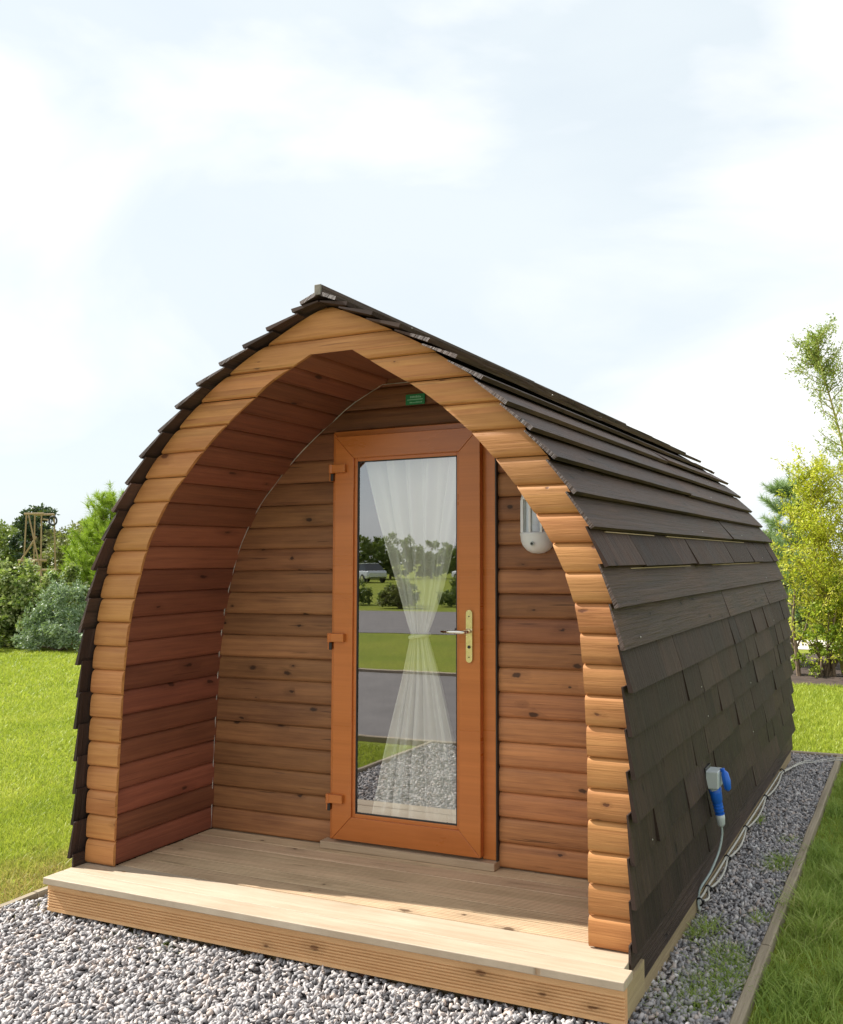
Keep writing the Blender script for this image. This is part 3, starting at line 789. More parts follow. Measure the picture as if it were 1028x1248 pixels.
for a in (185, 225, 262, 300, 345):
    a = math.radians(a); m = MB(); c_, s__ = .081*math.cos(a), .081*.85*math.sin(a)
    m.box((c_-.006, s__-.004, .096), (c_+.006, s__+.004, .247)); m.build('cage_bar', M_white, lamp, bevel=.002)
w = NT('lantern_glass'); g = w.N('ShaderNodeBsdfGlossy'); g.inputs['Roughness'].default_value = .05
t_ = w.N('ShaderNodeBsdfTransparent'); t_.inputs['Color'].default_value = (.85, .88, .88, 1); mx = w.N('ShaderNodeMixShader'); mx.inputs[0].default_value = .22
w.L(t_.outputs[0], mx.inputs[1]); w.L(g.outputs[0], mx.inputs[2]); w.L(mx.outputs[0], w.out.inputs['Surface'])
m = MB(); half(m, [(.075, .098), (.075, .245)]); m.build('glass', w.m, lamp, smooth=True)
m = MB(); m.tube([(0, -.032, .10), (0, -.032, .135)], .014, 12); m.tube([(0, -.032, .135), (0, -.032, .150), (0, -.032, .185), (0, -.032, .215), (0, -.032, .222)], [.014, .02, .026, .018, .004], 14); m.build('bulb', M_white, lamp, smooth=True)
m = MB(); m.tube([(0, -.066, .045), (0, -.073, .044)], .010, 14); m.build('sensor', M_grey, lamp)
m = MB(); m.tube([(0, -.0725, .0445), (0, -.0755, .0443)], .006, 12); m.build('sensor_lens', M_black, lamp)

# sticker
sg = empty('green_sticker', (.068, W_D-.018, 2.181), 'small green rectangular sticker high on the porch wall above the door', 'sign')
m = MB(); m.box((-.054, -.002, -.026), (.054, .003, .026)); m.build('panel', M_green, sg, bevel=.001)
m = MB(); random.seed(11)
x = -.028
while x < .034: w1 = random.uniform(.004, .008); m.box((x, -.0035, .007), (x+w1, -.0021, .007+random.uniform(.007, .012))); x += w1+.0022
x = -.030
while x < .034: w1 = random.uniform(.003, .006); m.box((x, -.0035, -.018), (x+w1, -.0021, -.018+random.uniform(.003, .006))); x += w1+.002
m.box((-.044, -.0035, -.003), (.044, -.0021, .0005))
m.build('print', M_signw, sg)

# ------------------------------------------------------------------ hook-up socket, plug, cables
so = empty('power_socket', (1.372, 1.05, .36), 'grey white power inlet box on the dark shingle side', 'power socket')
m = MB(); m.box((.0, -.050, -.035), (.062, .050, .045)); m.build('box', M_grey, so, bevel=.006)
m = MB(); m.box((-.012, -.055, -.040), (.006, .055, .058)); m.build('back_plate', M_black, so, bevel=.003)
m = MB(); m.tube([(.030, -.002, -.03), (.036, -.002, -.048)], [.030, .028], 18); m.build('inlet_collar', M_grey, so)
m = MB(); m.tube([(.074, .0, .046), (.082, .0, .030), (.090, .0, -.004), (.096, .0, -.040), (.096, .0, -.050)], [.006, .017, .020, .015, .005], 14); m.tube([(.060, .01, .040), (.080, .012, .044)], .009, 10); m.build('lid', M_blue, so, smooth=True)
pl = empty('blue_plug', (1.405, 1.05, .31), 'blue plug pushed into the inlet box, cable hanging down', 'plug')
m = MB(); m.tube([(0, 0, .012), (.004, .002, -.010), (.010, .006, -.050), (.0105, .0062, -.052), (.014, .009, -.078), (.020, .012, -.115)], [.031, .029, .026, .023, .022, .019], 18); m.build('body', M_blue, pl, smooth=True)
for k in range(4):
    t_k = k/3; m = MB(); c0 = Vector((.0115+.008*t_k, .0075+.0045*t_k, -.062-.045*t_k)); m.tube([c0, c0+Vector((.0004, .0003, -.005))], .0245-.0025*t_k, 18); m.build('grip_ring', M_blue, pl)
m = MB(); m.tube([(.020, .012, -.113), (.022, .013, -.128), (.025, .015, -.158), (.026, .016, -.170)], [.021, .022, .018, .009], 16); m.build('gland', M_grey, pl, smooth=True)
cab = [(1.431, 1.066, .145), (1.432, 1.066, .10), (1.420, 1.04, .03), (1.395, .97, -.04), (1.368, .90, -.085), (1.358, .885, -.13), (1.365, .875, -.175)]
cabs = [Vector(p) for p in [tuple(q) for q in catmull(cab, 8)]]
m = MB(); m.tube(cabs, .0055, 10); tag(m.build('plug_cable', M_cableg, None, smooth=True), 'grey cable curving from the blue plug down to the base rail', 'cable')
clips = [.88, 1.04, 1.47, 1.98, 2.65, 3.37]
for side, (dx, dz, nm) in enumerate(((.006, .006, 'pale cable clipped tight along the top of the base rail'), (.020, -.030, 'pale cable sagging between black clips below the base rail top'))):
    pts = []
    ys = [.90]+clips[1:]
    for i in range(len(ys)-1):
        for k in range(10):
            u = k/10; y = ys[i]+(ys[i+1]-ys[i])*u; sag = math.sin(math.pi*u)
            pts.append((1.358+dx*.5+(.016 if side else .002)*sag, y, -.137+dz*.25-(.012 if side else .002)*sag))
    pts += [(1.36+dx, 3.37, -.145), (1.375+dx, 3.55, -.165), (1.41, 3.72+.05*side, -.183), (1.46, 3.86+.06*side, -.185), (1.60, 3.95+.07*side, -.187), (1.75, 3.97+.08*side, -.165), (2.1, 4.02+.07*side, -.19), (2.6, 4.05+.05*side, -.195)]
    pts = [(1.362, .885, -.185-.01*side)]+pts
    m = MB(); m.tube([tuple(q) for q in catmull(pts, 2)], .0058, 8)
    tag(m.build('base_cable', M_cable, None, smooth=True), nm, 'cable')
for i, y in enumerate(clips):
    names_ = ['black cable tie nearest the front, at the foot of the plug cable', 'second black cable tie from the front on the base rail', 'third black cable tie from the front on the base rail',
              'fourth black cable tie from the front on the base rail', 'fifth black cable tie from the front on the base rail', 'black cable tie nearest the back end of the pod']
    m = MB(); m.tube([(1.366+.014*math.cos(a), y, -.141+.016*math.sin(a)) for a in np.linspace(0, 2*math.pi, 15)], .0042, 6)
    m.box((1.378, y-.005, -.148), (1.388, y+.005, -.132))
    tag(m.build('cable_tie', M_black), names_[i], 'cable tie', 'black ties holding the cables to the base rail')

# ------------------------------------------------------------------ vegetation
def rand_dirs(n):
    v = R.normal(0, 1, (n, 3)); return v/np.linalg.norm(v, axis=1)[:, None]
def leaves(P, size, aspect=.5, droop=0.0, dirs=None, fold=.25):
    """leaf-shaped folded quads at points P"""
    n = len(P); d = rand_dirs(n) if dirs is None else dirs+R.normal(0, .45, (n, 3)); d[:, 2] -= droop; d /= np.linalg.norm(d, axis=1)[:, None]
    a = rand_dirs(n); s = np.cross(d, a); s /= np.linalg.norm(s, axis=1)[:, None]+1e-9; up = np.cross(s, d)
    L = (size*R.uniform(.6, 1.3, n))[:, None]; W = L*aspect*.5
    v0 = P; v1 = P+d*L*.5+s*W+up*W*fold; v2 = P+d*L; v3 = P+d*L*.5-s*W+up*W*fold
    V = np.stack([v0, v1, v2, v3], 1).reshape(-1, 3); i = np.arange(n)[:, None]*4
    return V, np.concatenate([i+[[0, 1, 2]], i+[[0, 2, 3]]], 0)
def cat(parts):
    Vs, Fs, b = [], [], 0
    for V, F in parts: Vs.append(V); Fs.append(F+b); b += len(V)
    return np.concatenate(Vs), np.concatenate(Fs)
def clump_points(centers, rad, per):
    c = np.repeat(np.array(centers), per, 0); r = np.repeat(np.array(rad), per)
    v = rand_dirs(len(c))*(R.uniform(0, 1, len(c))**.45*r)[:, None]; v[:, 2] *= .8
    return c+v
def bush(name, loc, ext, label, cat_, mat, leaf, n, group=None, aspect=.5, nclump=70, stems=7, shoots=0):
    """shrub made of leafy clumps on stems; ext = (rx, ry, height)"""
    rx, ry, h = ext; o = empty(name, loc, label, cat_, group)
    cs, rs = [], []
    ph = R.uniform(0, 9, 3)
    while len(cs) < nclump:
        v = R.uniform(-1, 1, 3); z = (v[2]+1)/2
        rr = math.hypot(v[0], v[1]); lim = (1-.72*z**2.2)*(.82+.18*math.sin(math.atan2(v[1], v[0])*3+ph[0]+z*4))
        if rr > lim: continue
        cs.append((v[0]*rx, v[1]*ry, .08+z*h*.92)); rs.append(R.uniform(.10, .22)*min(rx, h)*.9)
    P = clump_points(cs, rs, n//nclump)
    P[:, 2] = np.maximum(P[:, 2], .02)
    parts = [leaves(P, leaf, aspect)]
    if shoots:
        for _ in range(shoots):
            c = cs[R.integers(len(cs))]; t = R.uniform(0, 1, 26); dirv = np.array([R.normal(0, .25), R.normal(0, .25), 1.0]); L = R.uniform(.25, .5)*min(1, h)
            parts.append(leaves(np.array(c)+t[:, None]*dirv*L+R.normal(0, .01, (26, 3)), leaf*.9, aspect, dirs=np.tile(dirv, (26, 1))*.5+rand_dirs(26)*.8))
    V, F = cat(parts); mesh_np('foliage', V, F, mat, o)
    m = MB()
    for i in range(stems):
        a = R.uniform(0, 6.28); c = cs[R.integers(len(cs))]
        m.tube([(R.normal(0, .06), R.normal(0, .06), -.05), (c[0]*.4, c[1]*.4, c[2]*.45), c], [.022, .014, .005], 6)
    m.build('stem', M_bark, o)
    return o
def needles(P, D, L, w_):
    n = len(P); a = rand_dirs(n); s = np.cross(D, a); s /= np.linalg.norm(s, axis=1)[:, None]+1e-9
    v = np.stack([P-s*w_/2, P+s*w_/2, P+D*L[:, None]], 1).reshape(-1, 3); i = np.arange(n)[:, None]*3
    return v, i+np.array([[0, 1, 2]])
def pine(name, loc, h, r, label, mat, shoots=170, per=110, nl=.10, nw=.006, group=None, lowest=.12, up=.8):
    """young pine: whorls of upswept branches carrying bottlebrush shoots"""
    o = empty(name, loc, label, 'pine tree', group); m = MB()
    m.tube([(0, 0, -.1), (.02*h/3, 0, h*.5), (0, .01*h, h)], [.03*h/2.5, .02*h/2.5, .006], 8)
    SP, SD, SL = [], [], []
    nW = max(5, int(h/.28))
    for i in range(nW):
        z = h*(lowest+(1-lowest)*i/nW); rr = r*(1-max(0, (z/h-lowest)/(1-lowest))**1.3)*.95+.12
        nb = R.integers(5, 8)
        a0 = R.uniform(0, 6.28)
        for b in range(nb):
            a = a0+b*6.283/nb+R.normal(0, .2); L = rr*R.uniform(.75, 1.1)
            d0 = Vector((math.cos(a), math.sin(a), .25)); p0 = Vector((0, 0, z)); p1 = p0+d0*L*.55; p2 = p1+Vector((math.cos(a)*.6, math.sin(a)*.6, up))*L*.45
            m.tube([p0, p1, p2], [.012, .008, .004], 5)
            ns = max(2, int(L/.16))
            for k in range(ns+1):
                t = .25+.75*k/ns; q = p0.lerp(p1, t/.55) if t < .55 else p1.lerp(p2, (t-.55)/.45)
                for _ in range(2 if k < ns else 1):
                    dd = Vector((math.cos(a)*.5+R.normal(0, .45), math.sin(a)*.5+R.normal(0, .45), up+R.normal(0, .15))).normalized()
                    SP.append(q); SD.append(dd); SL.append(R.uniform(.14, .30)*(.7+.15*h/2))
    SP.append(Vector((0, 0, h-.1))); SD.append(Vector((0, 0, 1))); SL.append(.35)
    parts = []
    for p, d, L in zip(SP, SD, SL):
        t = R.uniform(0, 1, per); P = np.array(p)+t[:, None]*np.array(d)*L
        D = rand_dirs(per)*.75+np.array(d)*.75; D /= np.linalg.norm(D, axis=1)[:, None]
        parts.append(needles(P, D, nl*R.uniform(.7, 1.2, per), nw))
    V, F = cat(parts); mesh_np('crown', V, F, mat, o); m.build('trunk', M_bark, o)
    return o
def tree(name, loc, h, crown, label, mat, n, leaf, group=None, cat_='tree', nl=60, aspect=.55, trunk=.1, bark=None, lean=(0, 0), gaps=1.0):
    """broadleaf: trunk, limbs to leafy clumps. crown = (rx, ry, z_low, z_high)"""
    o = empty(name, loc, label, cat_, group); rx, ry, zl, zh = crown; m = MB()
    top = Vector((lean[0], lean[1], h*.92))
    tr = [Vector((0, 0, -.1)), top*.35+Vector((R.normal(0, .05), R.normal(0, .05), 0)), top*.7, top]
    m.tube(tr, [trunk, trunk*.7, trunk*.4, trunk*.1], 8)
    cs, rs = [], []
    while len(cs) < nl:
        v = R.uniform(-1, 1, 3)
        if (v**2).sum() > 1: continue
        c = Vector((v[0]*rx+lean[0]*.7, v[1]*ry+lean[1]*.7, (zl+zh)/2+v[2]*(zh-zl)/2)); cs.append(tuple(c)); rs.append(R.uniform(.10, .24)*min(rx, ry)*gaps*1.3)
        if len(cs) % 3 == 0:
            q = top*min(.9, max(.15, (c.z/h)*.7)); m.tube([q, q.lerp(c, .5)+Vector((0, 0, .05*h)), c], [trunk*.28, trunk*.15, trunk*.05], 5)
    P = clump_points(cs, rs, n//nl)
    V, F = leaves(P, leaf, aspect); mesh_np('crown', V, F, mat, o); m.build('trunk', bark or M_bark, o)
    return o

L_var = leafmat('variegated_leaves', [(.05, .09, .02), (.12, .19, .04), (.26, .32, .09), (.50, .52, .26), (.14, .20, .05)], .25, clump=3)
L_sil = leafmat('grey_green_leaves', [(.08, .14, .07), (.18, .26, .15), (.30, .38, .25), (.40, .47, .34)], .2)
L_pine = leafmat('fresh_pine_needles', [(.13, .22, .02), (.24, .36, .03), (.36, .48, .06), (.42, .50, .12)], .3)
L_pined = leafmat('blue_green_needles', [(.09, .17, .08), (.18, .29, .13), (.29, .40, .20), (.40, .48, .29)], .25)
L_far = leafmat('far_mixed_leaves', [(.07, .11, .03), (.12, .17, .045), (.18, .22, .07), (.24, .26, .10)], .2, clump=.6)
L_far2 = leafmat('far_olive_leaves', [(.10, .12, .04), (.17, .18, .06), (.24, .23, .10), (.30, .27, .14)], .2, clump=.6)
L_dark = leafmat('far_dark_needles', [(.03, .055, .03), (.05, .085, .045), (.08, .12, .06)], .1)
L_yel = leafmat('yellow_green_leaves', [(.24, .30, .02), (.44, .47, .03), (.62, .60, .05), (.74, .68, .10)], .45, clump=2)
L_wil = leafmat('pale_willow_leaves', [(.12, .17, .05), (.22, .29, .07), (.36, .42, .10), (.46, .50, .20)], .35)
L_yel2 = leafmat('green_gold_leaves', [(.12, .19, .02), (.24, .31, .03), (.38, .42, .05)], .4)

# left hedge
bush('variegated_shrub', (-14.5, 8.8, GZ), (1.15, .8, 1.70), 'big variegated green and cream shrub at the left edge of the hedge', 'shrub', L_var, .085, 17000, nclump=120, aspect=.6)
bush('variegated_shrub', (-16.6, 9.0, GZ), (1.2, .8, 1.5), 'variegated shrub just beyond the left edge of the picture', 'shrub', L_var, .085, 9000, nclump=80, aspect=.6)
bush('variegated_shrub', (-13.55, 9.2, GZ), (.75, .7, 1.68), 'rounded yellow tipped shrub between the variegated shrub and the grey one', 'shrub', L_var, .075, 10000, nclump=80, aspect=.6)
bush('grey_shrub', (-12.75, 8.5, GZ), (.85, .65, 1.28), 'low grey green silvery shrub beside the pod at the lawn edge', 'shrub', L_sil, .065, 15000, nclump=95, aspect=.38, shoots=60)
bush('grey_shrub', (-11.2, 8.6, GZ), (.9, .65, 1.3), 'grey green shrub next along the hedge, mostly behind the pod', 'shrub', L_sil, .065, 5000, nclump=60, aspect=.38)
bush('low_green_shrub', (-13.9, 7.8, GZ), (.6, .35, .42), 'small green plant at the foot of the variegated shrub', 'shrub', L_far, .06, 3500, nclump=30)
pine('young_pine', (-13.75, 10.3, GZ), 3.05, 1.15, 'bright green young pine rising behind the grey shrub beside the pod', L_pine, per=75, nl=.15, nw=.011, up=1.3)
pine('young_pine', (-14.75, 10.9, GZ), 2.55, .95, 'shorter bright green pine just left of the taller one', L_pine, per=60, nl=.15, nw=.011, up=1.3)
# behind the pod / right bed
pine('blue_pine', (.55, 10.2, GZ), 2.75, .85, 'blue green pine directly behind the right rear edge of the pod', L_pined, per=95, nl=.13, nw=.008, up=.75)
pine('blue_pine', (-1.3, 10.0, GZ), 2.1, .7, 'smaller blue green pine hidden mostly behind the pod', L_pined, per=70, nl=.13, nw=.008, up=.75)

def willow(name, loc, h, label, mat, n, leaf, trunk_pts, branches, spread, bark, zl):
    """slender tree: wand-like ascending branches with leaves strung along them"""
    o = empty(name, loc, label, 'tree'); m = MB(); parts = []
    tp = [Vector(q) for q in [tuple(x) for x in catmull(trunk_pts, 6)]]
    m.tube(tp, [max(.006, .042*(1-i/len(tp))) for i in range(len(tp))], 7)
    for b in range(branches):
        i = int(R.uniform(zl, .97)*len(tp)); i = min(i, len(tp)-1); p = tp[i]; f = i/len(tp)
        a = R.uniform(0, 6.28); L = spread*(1-f*.72)*R.uniform(.5, 1.1)
        d = Vector((math.cos(a), math.sin(a), R.uniform(.25, 1.3))).normalized(); pts = [p]; q = p
        for k in range(7):
            d = (d+Vector((R.normal(0, .2), R.normal(0, .2), R.normal(0, .18)+.02))).normalized(); q = q+d*L/7; pts.append(q)
        m.tube(pts, [.009*(1-k/9) for k in range(8)], 4)
        per = n//branches; t = R.uniform(.1, 1, per)*7; i0 = np.minimum(t.astype(int), 6); A = np.array([tuple(x) for x in pts])
        P = A[i0]+(A[i0+1]-A[i0])*(t-i0)[:, None]+R.normal(0, .035, (per, 3))
        parts.append(leaves(P, leaf, .32, droop=.2))
    V, F = cat(parts); mesh_np('crown', V, F, mat, o); m.build('trunk', bark, o)
willow('willow_tree', (1.75, 10.4, GZ), 5.2, 'tall slender pale willow with a thin curved stem, right of the pod', L_wil, 9000, .055,
       [(0, 0, 0), (-.06, 0, .9), (-.16, 0, 1.8), (-.30, 0, 2.6), (-.44, 0, 3.4), (-.62, 0, 4.2), (-.72, 0, 4.6), (-.74, 0, 5.0)], 110, 1.35, M_barky, .22)
willow('yellow_willow', (1.35, 9.3, GZ), 2.9, 'bushy yellow green willow in the bed right of the pod', L_yel, 17000, .055,
       [(0, 0, 0), (-.08, 0, .5), (-.20, 0, 1.0), (-.26, 0, 1.6), (-.34, 0, 2.2), (-.38, 0, 2.8)], 190, 1.65, M_barky, .10)
willow('yellow_willow', (1.95, 9.6, GZ), 3.1, 'second yellow green willow, cut off by the right edge of the picture', L_yel, 16000, .055,
       [(0, 0, 0), (.03, 0, .8), (-.05, 0, 1.5), (-.10, 0, 2.2), (-.12, 0, 3.1)], 180, 1.65, M_barky, .10)
bush('green_gold_shrub', (1.15, 9.1, GZ), (.55, .4, 1.35), 'green gold shrub at the foot of the yellow willow', 'shrub', L_yel2, .05, 4200, nclump=60, stems=12)
bush('dark_shrub', (1.9, 11.2, GZ), (1.0, .5, .8), 'low dark shrub in the shade at the back of the bed', 'shrub', L_far, .06, 4000, nclump=50)
m = MB()
wl = empty('bare_young_tree', (.78, 9.0, GZ), 'bare forked young tree stem at the edge of the soil bed behind the pod', 'tree')
m.tube([(0, 0, -.05), (-.03, 0, .35), (-.07, 0, .7), (-.02, 0, 1.15)], [.035, .028, .02, .01], 7); m.build('trunk', M_bark, wl)
for pts in ([(-.03, 0, .35), (.10, 0, .62), (.2, .05, 1.0)], [(-.03, 0, .3), (-.16, 0, .62), (-.22, .05, .95)], [(0, 0, .05), (-.11, 0, .30), (-.15, 0, .5)]):
    m = MB(); m.tube(pts, [.016, .011, .005], 6); m.build('branch', M_bark, wl)
ps = empty('tree_stake', (.40, 10.7, GZ), 'dark upright tree stake between the pine and the yellow willow', 'stake')
m = MB(); m.tube([(0, 0, -.1), (0, 0, 1.95)], .03, 8); m.build('post', M_bark, ps); m = MB(); m.box((-.045, -.045, 1.5), (.045, .045, 1.56)); m.build('tie_band', M_black, ps)

# far left: fence, climbing frame, tree belt
fe = empty('board_fence', (-32.4, 17.8, GZ), 'grey brown board fence with a pale top rail, far left', 'fence')
m = MB(); x = -6.0
while x < 4.2: m.box((x, 0, 0), (x+.14, .02, 1.75)); x += .15
m.build('panel', M_fence, fe)
m = MB(); m.box((-6, -.05, 1.75), (4.2, .06, 1.84)); m.build('top_rail', plain('pale_rail', (.50, .48, .42), .8), fe)
for x in np.arange(-6, 4.3, 1.7): m = MB(); m.box((x-.05, -.08, 0), (x+.05, -.005, 1.74)); m.build('post', M_fence, fe)
cf = empty('climbing_frame', (-27.42, 18.6, GZ), 'tall tan timber climbing frame standing in front of the dark tree', 'climbing frame', rz=.3)
H = 3.44; cf.scale = (.6, .6, 1)
for nm_, pts, r_ in (('post', [(-.60, -.3, 0), (-.48, -.3, H)], .042), ('post', [(.60, -.3, 0), (.48, -.3, H)], .042), ('post', [(-.75, .9, 0), (-.62, .6, H)], .042), ('post', [(.75, .9, 0), (.62, .6, H)], .042),
                 ('top_beam', [(-.62, -.3, H), (.62, -.3, H)], .04), ('top_beam', [(-.62, .6, H), (.62, .6, H)], .04), ('brace', [(-.35, -.3, H), (.95, -.4, 0.6)], .04), ('brace', [(.2, -.3, 2.6), (-.9, -.3, 1.6)], .045),
                 ('cross_rail', [(-.9, -.32, 1.75), (.9, -.32, 1.75)], .045), ('cross_rail', [(-.7, .7, 1.4), (.8, .7, 1.4)], .045)):
    m = MB(); m.tube(pts, r_, 7); m.build(nm_, M_post, cf)
m = MB(); m.tube([(1.22+.24*math.cos(a), -.3, H-.27+.15*math.sin(a)) for a in np.linspace(0, 2*math.pi, 21)], .045, 8); 
tag(m.build('tyre', M_black, cf), 'black ring at the top right corner')
m = MB(); m.tube([(.6, -.3, H-.2), (1.0, -.3, H-.24)], .03, 6); m.build('ring_arm', M_post, cf)
tree('dark_evergreen', (-34.2, 23.5, GZ), 4.35, (.95, .9, .8, 4.35), 'dark bushy evergreen behind the climbing frame', L_dark, 9000, .16, nl=70)
belt = [(-43, 27, 3.5, 'rounded green tree at the far left edge of the tree belt'), (-39.6, 25.5, 3.6, 'green tree second from the left in the far belt'), (-36.6, 24.5, 3.5, 'green tree left of the dark evergreen, behind the fence'),
        (-32.4, 24.2, 3.4, 'olive tree right of the climbing frame in the far belt'), (-30.2, 23.5, 3.45, 'brownish olive tree in the far belt behind the young pines'), (-27.5, 22.5, 3.3, 'pale green tree in the far belt nearest the pod'),
        (-24.0, 22, 3.4, 'far belt tree mostly hidden behind the pod edge')]
for i, (x, y, h, lb) in enumerate(belt):
    tree('belt_tree', (x, y, GZ), h, (2.2, 1.6, .3, h), lb, (L_far, L_far2)[i in (3, 4)], 9000, .17, 'trees of the far belt left of the pod', nl=90, gaps=1.1)
tree('dark_conical_tree', (-43.0, 28.5, GZ), 4.3, (.8, .8, 1.0, 4.3), 'small dark pointed tree top above the belt at the far left', L_dark, 3500, .16, nl=40)
for i, (x, y, h, lb) in enumerate([(3.5, 24, 3.4, 'far green tree glimpsed through the willows on the right'), (-3.0, 25, 2.6, 'far green tree hidden behind the pod'), (9, 23, 3.6, 'far green tree beyond the right edge of the picture')]):
    tree('distant_tree', (x, y, GZ), h, (2.6, 1.6, .2, h), lb, L_far2, 5000, .18, 'distant trees behind the planting bed', nl=70)

# behind the camera: what the door glass mirrors
mirror = [(-33.5, -60, 3.6), (-37.5, -61, 3.3), (-41.0, -60, 4.0), (-44.5, -62, 4.2), (-47.0, -59, 7.6), (-29.5, -60, 4.2), (-52, -60, 6.6), (-25.5, -61, 3.4)]
mlab = ['mid green tree reflected at the right of the door glass', 'low green tree reflected in the middle of the glass', 'rounded tree reflected left of the middle of the glass', 'tree reflected above the parked car', 'tall tree reflected at the left of the door glass',
        'tree across the road just outside the reflection', 'tallest tree across the road behind the camera', 'tree across the road right of all the others']
for (x, y, h), lb in zip(mirror, mlab):
    tree('roadside_tree', (x, y, GZ), h, (2.6, 1.6, .2, h), lb, L_far if h < 5 else L_dark, 4200, .28, 'trees across the road behind the camera', nl=60)
for (x, y, r_, lb, mt_) in ((-15.1, -22.3, .9, 'dark low shrub at the left end of the mirrored hedge', 0), (-14.2, -20.9, .75, 'olive rounded shrub in front of the mirrored hedge', 1), (-12.6, -22.4, 1.2, 'middle shrub of the mirrored hedge', 0),
                       (-10.6, -22.3, 1.2, 'shrub right of the middle of the mirrored hedge', 0), (-8.4, -22.2, 1.2, 'rightmost shrub of the mirrored hedge', 0), (-17.4, -22.4, 1.3, 'leftmost shrub of the mirrored hedge', 0)):
    bush('roadside_shrub', (x, y, GZ), (r_, .6, .98), lb, 'shrub', L_far2 if mt_ else L_far, .09, 4500, 'shrubs along the far side of the road', nclump=60)
def car(loc, rz, col, label):
    o = empty('parked_car', loc, label, 'car', rz=rz)
    paint = plain('car_paint', col, .25, metal=.4, coat=.8, var=.02); glass = plain('car_glass', (.02, .025, .03), .05, var=.0)
    secs = [(-2.1, .35, .62, .70), (-2.0, .28, .80, .80), (-1.2, .25, .88, .86), (0, .25, .90, .88), (1.2, .25, .92, .88), (1.95, .27, .90, .82), (2.1, .38, .75, .72)]
    m = MB(); vs = []
    for x, zb, zt, hw in secs:
        for y, z in ((-hw, zb+.05), (-hw-.02, (zb+zt)/2), (-hw+.03, zt-.05), (-hw+.12, zt), (hw-.12, zt), (hw-.03, zt-.05), (hw+.02, (zb+zt)/2), (hw, zb+.05)): vs.append((x, y, z))
    n = 8; fs = [(i*n+k, i*n+(k+1) % n, (i+1)*n+(k+1) % n, (i+1)*n+k) for i in range(len(secs)-1) for k in range(n)]
    fs += [tuple(range(n))[::-1], tuple((len(secs)-1)*n+k for k in range(n))]; m.add(vs, fs); m.build('body', paint, o, bevel=.03)
    m = MB(); cab = [(-1.05, .84, .80, .02), (-.45, 1.38, .62, 0), (.3, 1.46, .64, 0), (1.0, 1.42, .62, 0), (1.75, .90, .78, 0)]
    vs = [(x, s_*w1, z) for x, z, w1, _ in cab for s_ in (-1, 1)]
    m.add(vs+[(-1.05, -.8, .8), (1.75, -.8, .8)], [(i*2, i*2+1, i*2+3, i*2+2) for i in range(4)]+[(0, 2, 4, 6, 8), (9, 7, 5, 3, 1)]); m.build('windows', glass, o, bevel=.01)
    m = MB(); m.add([(-.50, -.64, 1.395), (-.50, .64, 1.395), (.3, .66, 1.475), (.3, -.66, 1.475), (1.02, .64, 1.435), (1.02, -.64, 1.435), (-.5, -.64, 1.37), (-.5, .64, 1.37), (1.02, .64, 1.41), (1.02, -.64, 1.41)],
          [(0, 3, 2, 1), (3, 5, 4, 2), (0, 1, 7, 6), (5, 9, 8, 4), (0, 6, 9, 5, 3), (1, 2, 4, 8, 7)]); m.build('roof', paint, o)
    for s_ in (-1, 1):
        for x in (-1.3, 1.3):
            m = MB(); m.tube([(x, s_*.70, .32), (x, s_*.905, .32)], .32, 20); wh = m.build('wheel', M_black, o)
            m = MB(); m.tube([(x, s_*.88, .32), (x, s_*.915, .32)], .20, 16); m.build('rim', M_chrome, wh)
        m = MB(); m.box((-2.10, s_*.58-.14, .60), (-2.02, s_*.58+.14, .72)); m.build('headlight', M_white, o, bevel=.01)
        m = MB(); m.tube([(-.85, s_*.86, .92), (-.9, s_*1.0, .96)], .06, 8); m.build('wing_mirror', paint, o)
car((-36.5, -50, GZ), .5, (.62, .64, .66), 'silver parked car far across the road, mirrored at the left of the door glass')
car((-27.5, -51, GZ), .4, (.75, .76, .76), 'white parked car far across the road, mirrored at the right edge of the door glass')

# ------------------------------------------------------------------ camera, light, sky
Pc = dict(c=(2.32219, -2.95462, 1.39194), yaw=-0.37472, pit=0.06804, rol=-0.0101)
cam = bpy.data.cameras.new('camera'); co = bpy.data.objects.new('camera', cam); C.objects.link(co)
cy, sy, cp, sp = math.cos(Pc['yaw']), math.sin(Pc['yaw']), math.cos(Pc['pit']), math.sin(Pc['pit'])
fw = Vector((sy*cp, cy*cp, sp)); r = Vector((cy, -sy, 0)); u = r.cross(fw)
r2 = r*math.cos(Pc['rol'])+u*math.sin(Pc['rol']); u2 = -r*math.sin(Pc['rol'])+u*math.cos(Pc['rol'])
Mx = Matrix.Identity(4)
for i in range(3): Mx[i][0] = r2[i]; Mx[i][1] = u2[i]; Mx[i][2] = -fw[i]; Mx[i][3] = Pc['c'][i]
co.matrix_world = Mx
cam.sensor_fit = 'HORIZONTAL'; cam.sensor_width = 36; cam.lens = 1037.875/1028*36
cam.shift_x = -194.16/1028; cam.shift_y = -12.95/1028; cam.clip_start = .05; cam.clip_end = 2000
sc.camera = co

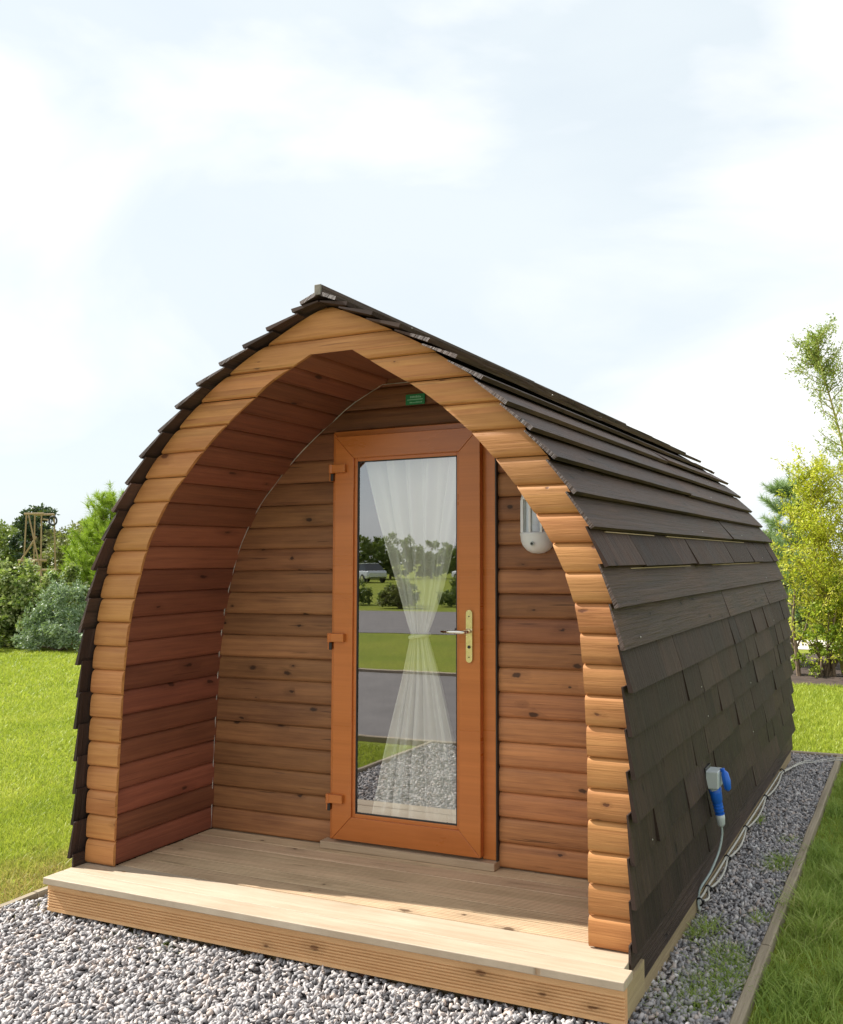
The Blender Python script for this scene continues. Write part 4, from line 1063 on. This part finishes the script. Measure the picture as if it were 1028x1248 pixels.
SD = Vector((-1.0, -.11, .92)).normalized()       # towards the sun
el = math.asin(SD.z); az = math.atan2(SD.x, SD.y)
sun = bpy.data.lights.new('sun', 'SUN'); sun.energy = 4.8; sun.angle = math.radians(.55); sun.color = (1, .955, .88)
so_ = bpy.data.objects.new('sun', sun); C.objects.link(so_); so_.rotation_euler = (-SD).to_track_quat('-Z', 'Y').to_euler(); so_.location = (-10, -2, 12)
wd = bpy.data.worlds.new('World'); sc.world = wd; wd.use_nodes = True
nt = wd.node_tree; nt.nodes.clear(); Ln = nt.links
def wn(t, **k):
    n = nt.nodes.new(t)
    for a, b in k.items(): setattr(n, a, b)
    return n
sky = wn('ShaderNodeTexSky', sky_type='NISHITA'); sky.sun_disc = False; sky.sun_elevation = el; sky.sun_rotation = az % (2*math.pi)
sky.air_density = 1.0; sky.dust_density = 1.6; sky.ozone_density = 1.0
tc = wn('ShaderNodeTexCoord'); mp = wn('ShaderNodeMapping'); mp.inputs['Scale'].default_value = (1.0, 1.0, 2.6); mp.inputs['Rotation'].default_value = (.2, .35, .4); Ln.new(tc.outputs['Generated'], mp.inputs['Vector'])
n1 = wn('ShaderNodeTexNoise'); n1.inputs['Scale'].default_value = 1.7; n1.inputs['Detail'].default_value = 8; n1.inputs['Roughness'].default_value = .52; n1.inputs['Distortion'].default_value = .5; Ln.new(mp.outputs[0], n1.inputs['Vector'])
rp = wn('ShaderNodeValToRGB'); rp.color_ramp.elements[0].position = .36; rp.color_ramp.elements[0].color = (.86, .86, .86, 1); rp.color_ramp.elements[1].position = .60; rp.color_ramp.elements[1].color = (1, 1, 1, 1)
Ln.new(n1.outputs['Fac'], rp.inputs[0])
mx = wn('ShaderNodeMix', data_type='RGBA'); Ln.new(rp.outputs[0], mx.inputs[0]); Ln.new(sky.outputs[0], mx.inputs[6]); mx.inputs[7].default_value = (7.6, 7.9, 8.1, 1)
cr2 = wn('ShaderNodeValToRGB'); cr2.color_ramp.elements[0].position = .43; cr2.color_ramp.elements[0].color = (.465, .508, .532, 1); cr2.color_ramp.elements[1].position = .58; cr2.color_ramp.elements[1].color = (.62, .625, .625, 1)
n2 = wn('ShaderNodeTexNoise'); n2.inputs['Scale'].default_value = 1.1; n2.inputs['Detail'].default_value = 7; n2.inputs['Distortion'].default_value = .8; Ln.new(mp.outputs[0], n2.inputs['Vector']); Ln.new(n2.outputs['Fac'], cr2.inputs[0])
vm = wn('ShaderNodeVectorMath', operation='SCALE'); vm.inputs['Scale'].default_value = 10.0; Ln.new(cr2.outputs[0], vm.inputs[0]); Ln.new(vm.outputs[0], mx.inputs[7])
bg = wn('ShaderNodeBackground'); bg.inputs['Strength'].default_value = .10; Ln.new(mx.outputs[2], bg.inputs['Color'])
ow = wn('ShaderNodeOutputWorld'); Ln.new(bg.outputs[0], ow.inputs['Surface'])

sc.view_settings.view_transform = 'Standard'; sc.view_settings.look = 'None'; sc.view_settings.exposure = .92; sc.view_settings.gamma = 1
sc.cycles.max_bounces = 8; sc.cycles.transparent_max_bounces = 12; sc.cycles.caustics_reflective = False
sc.cycles.use_denoising = True
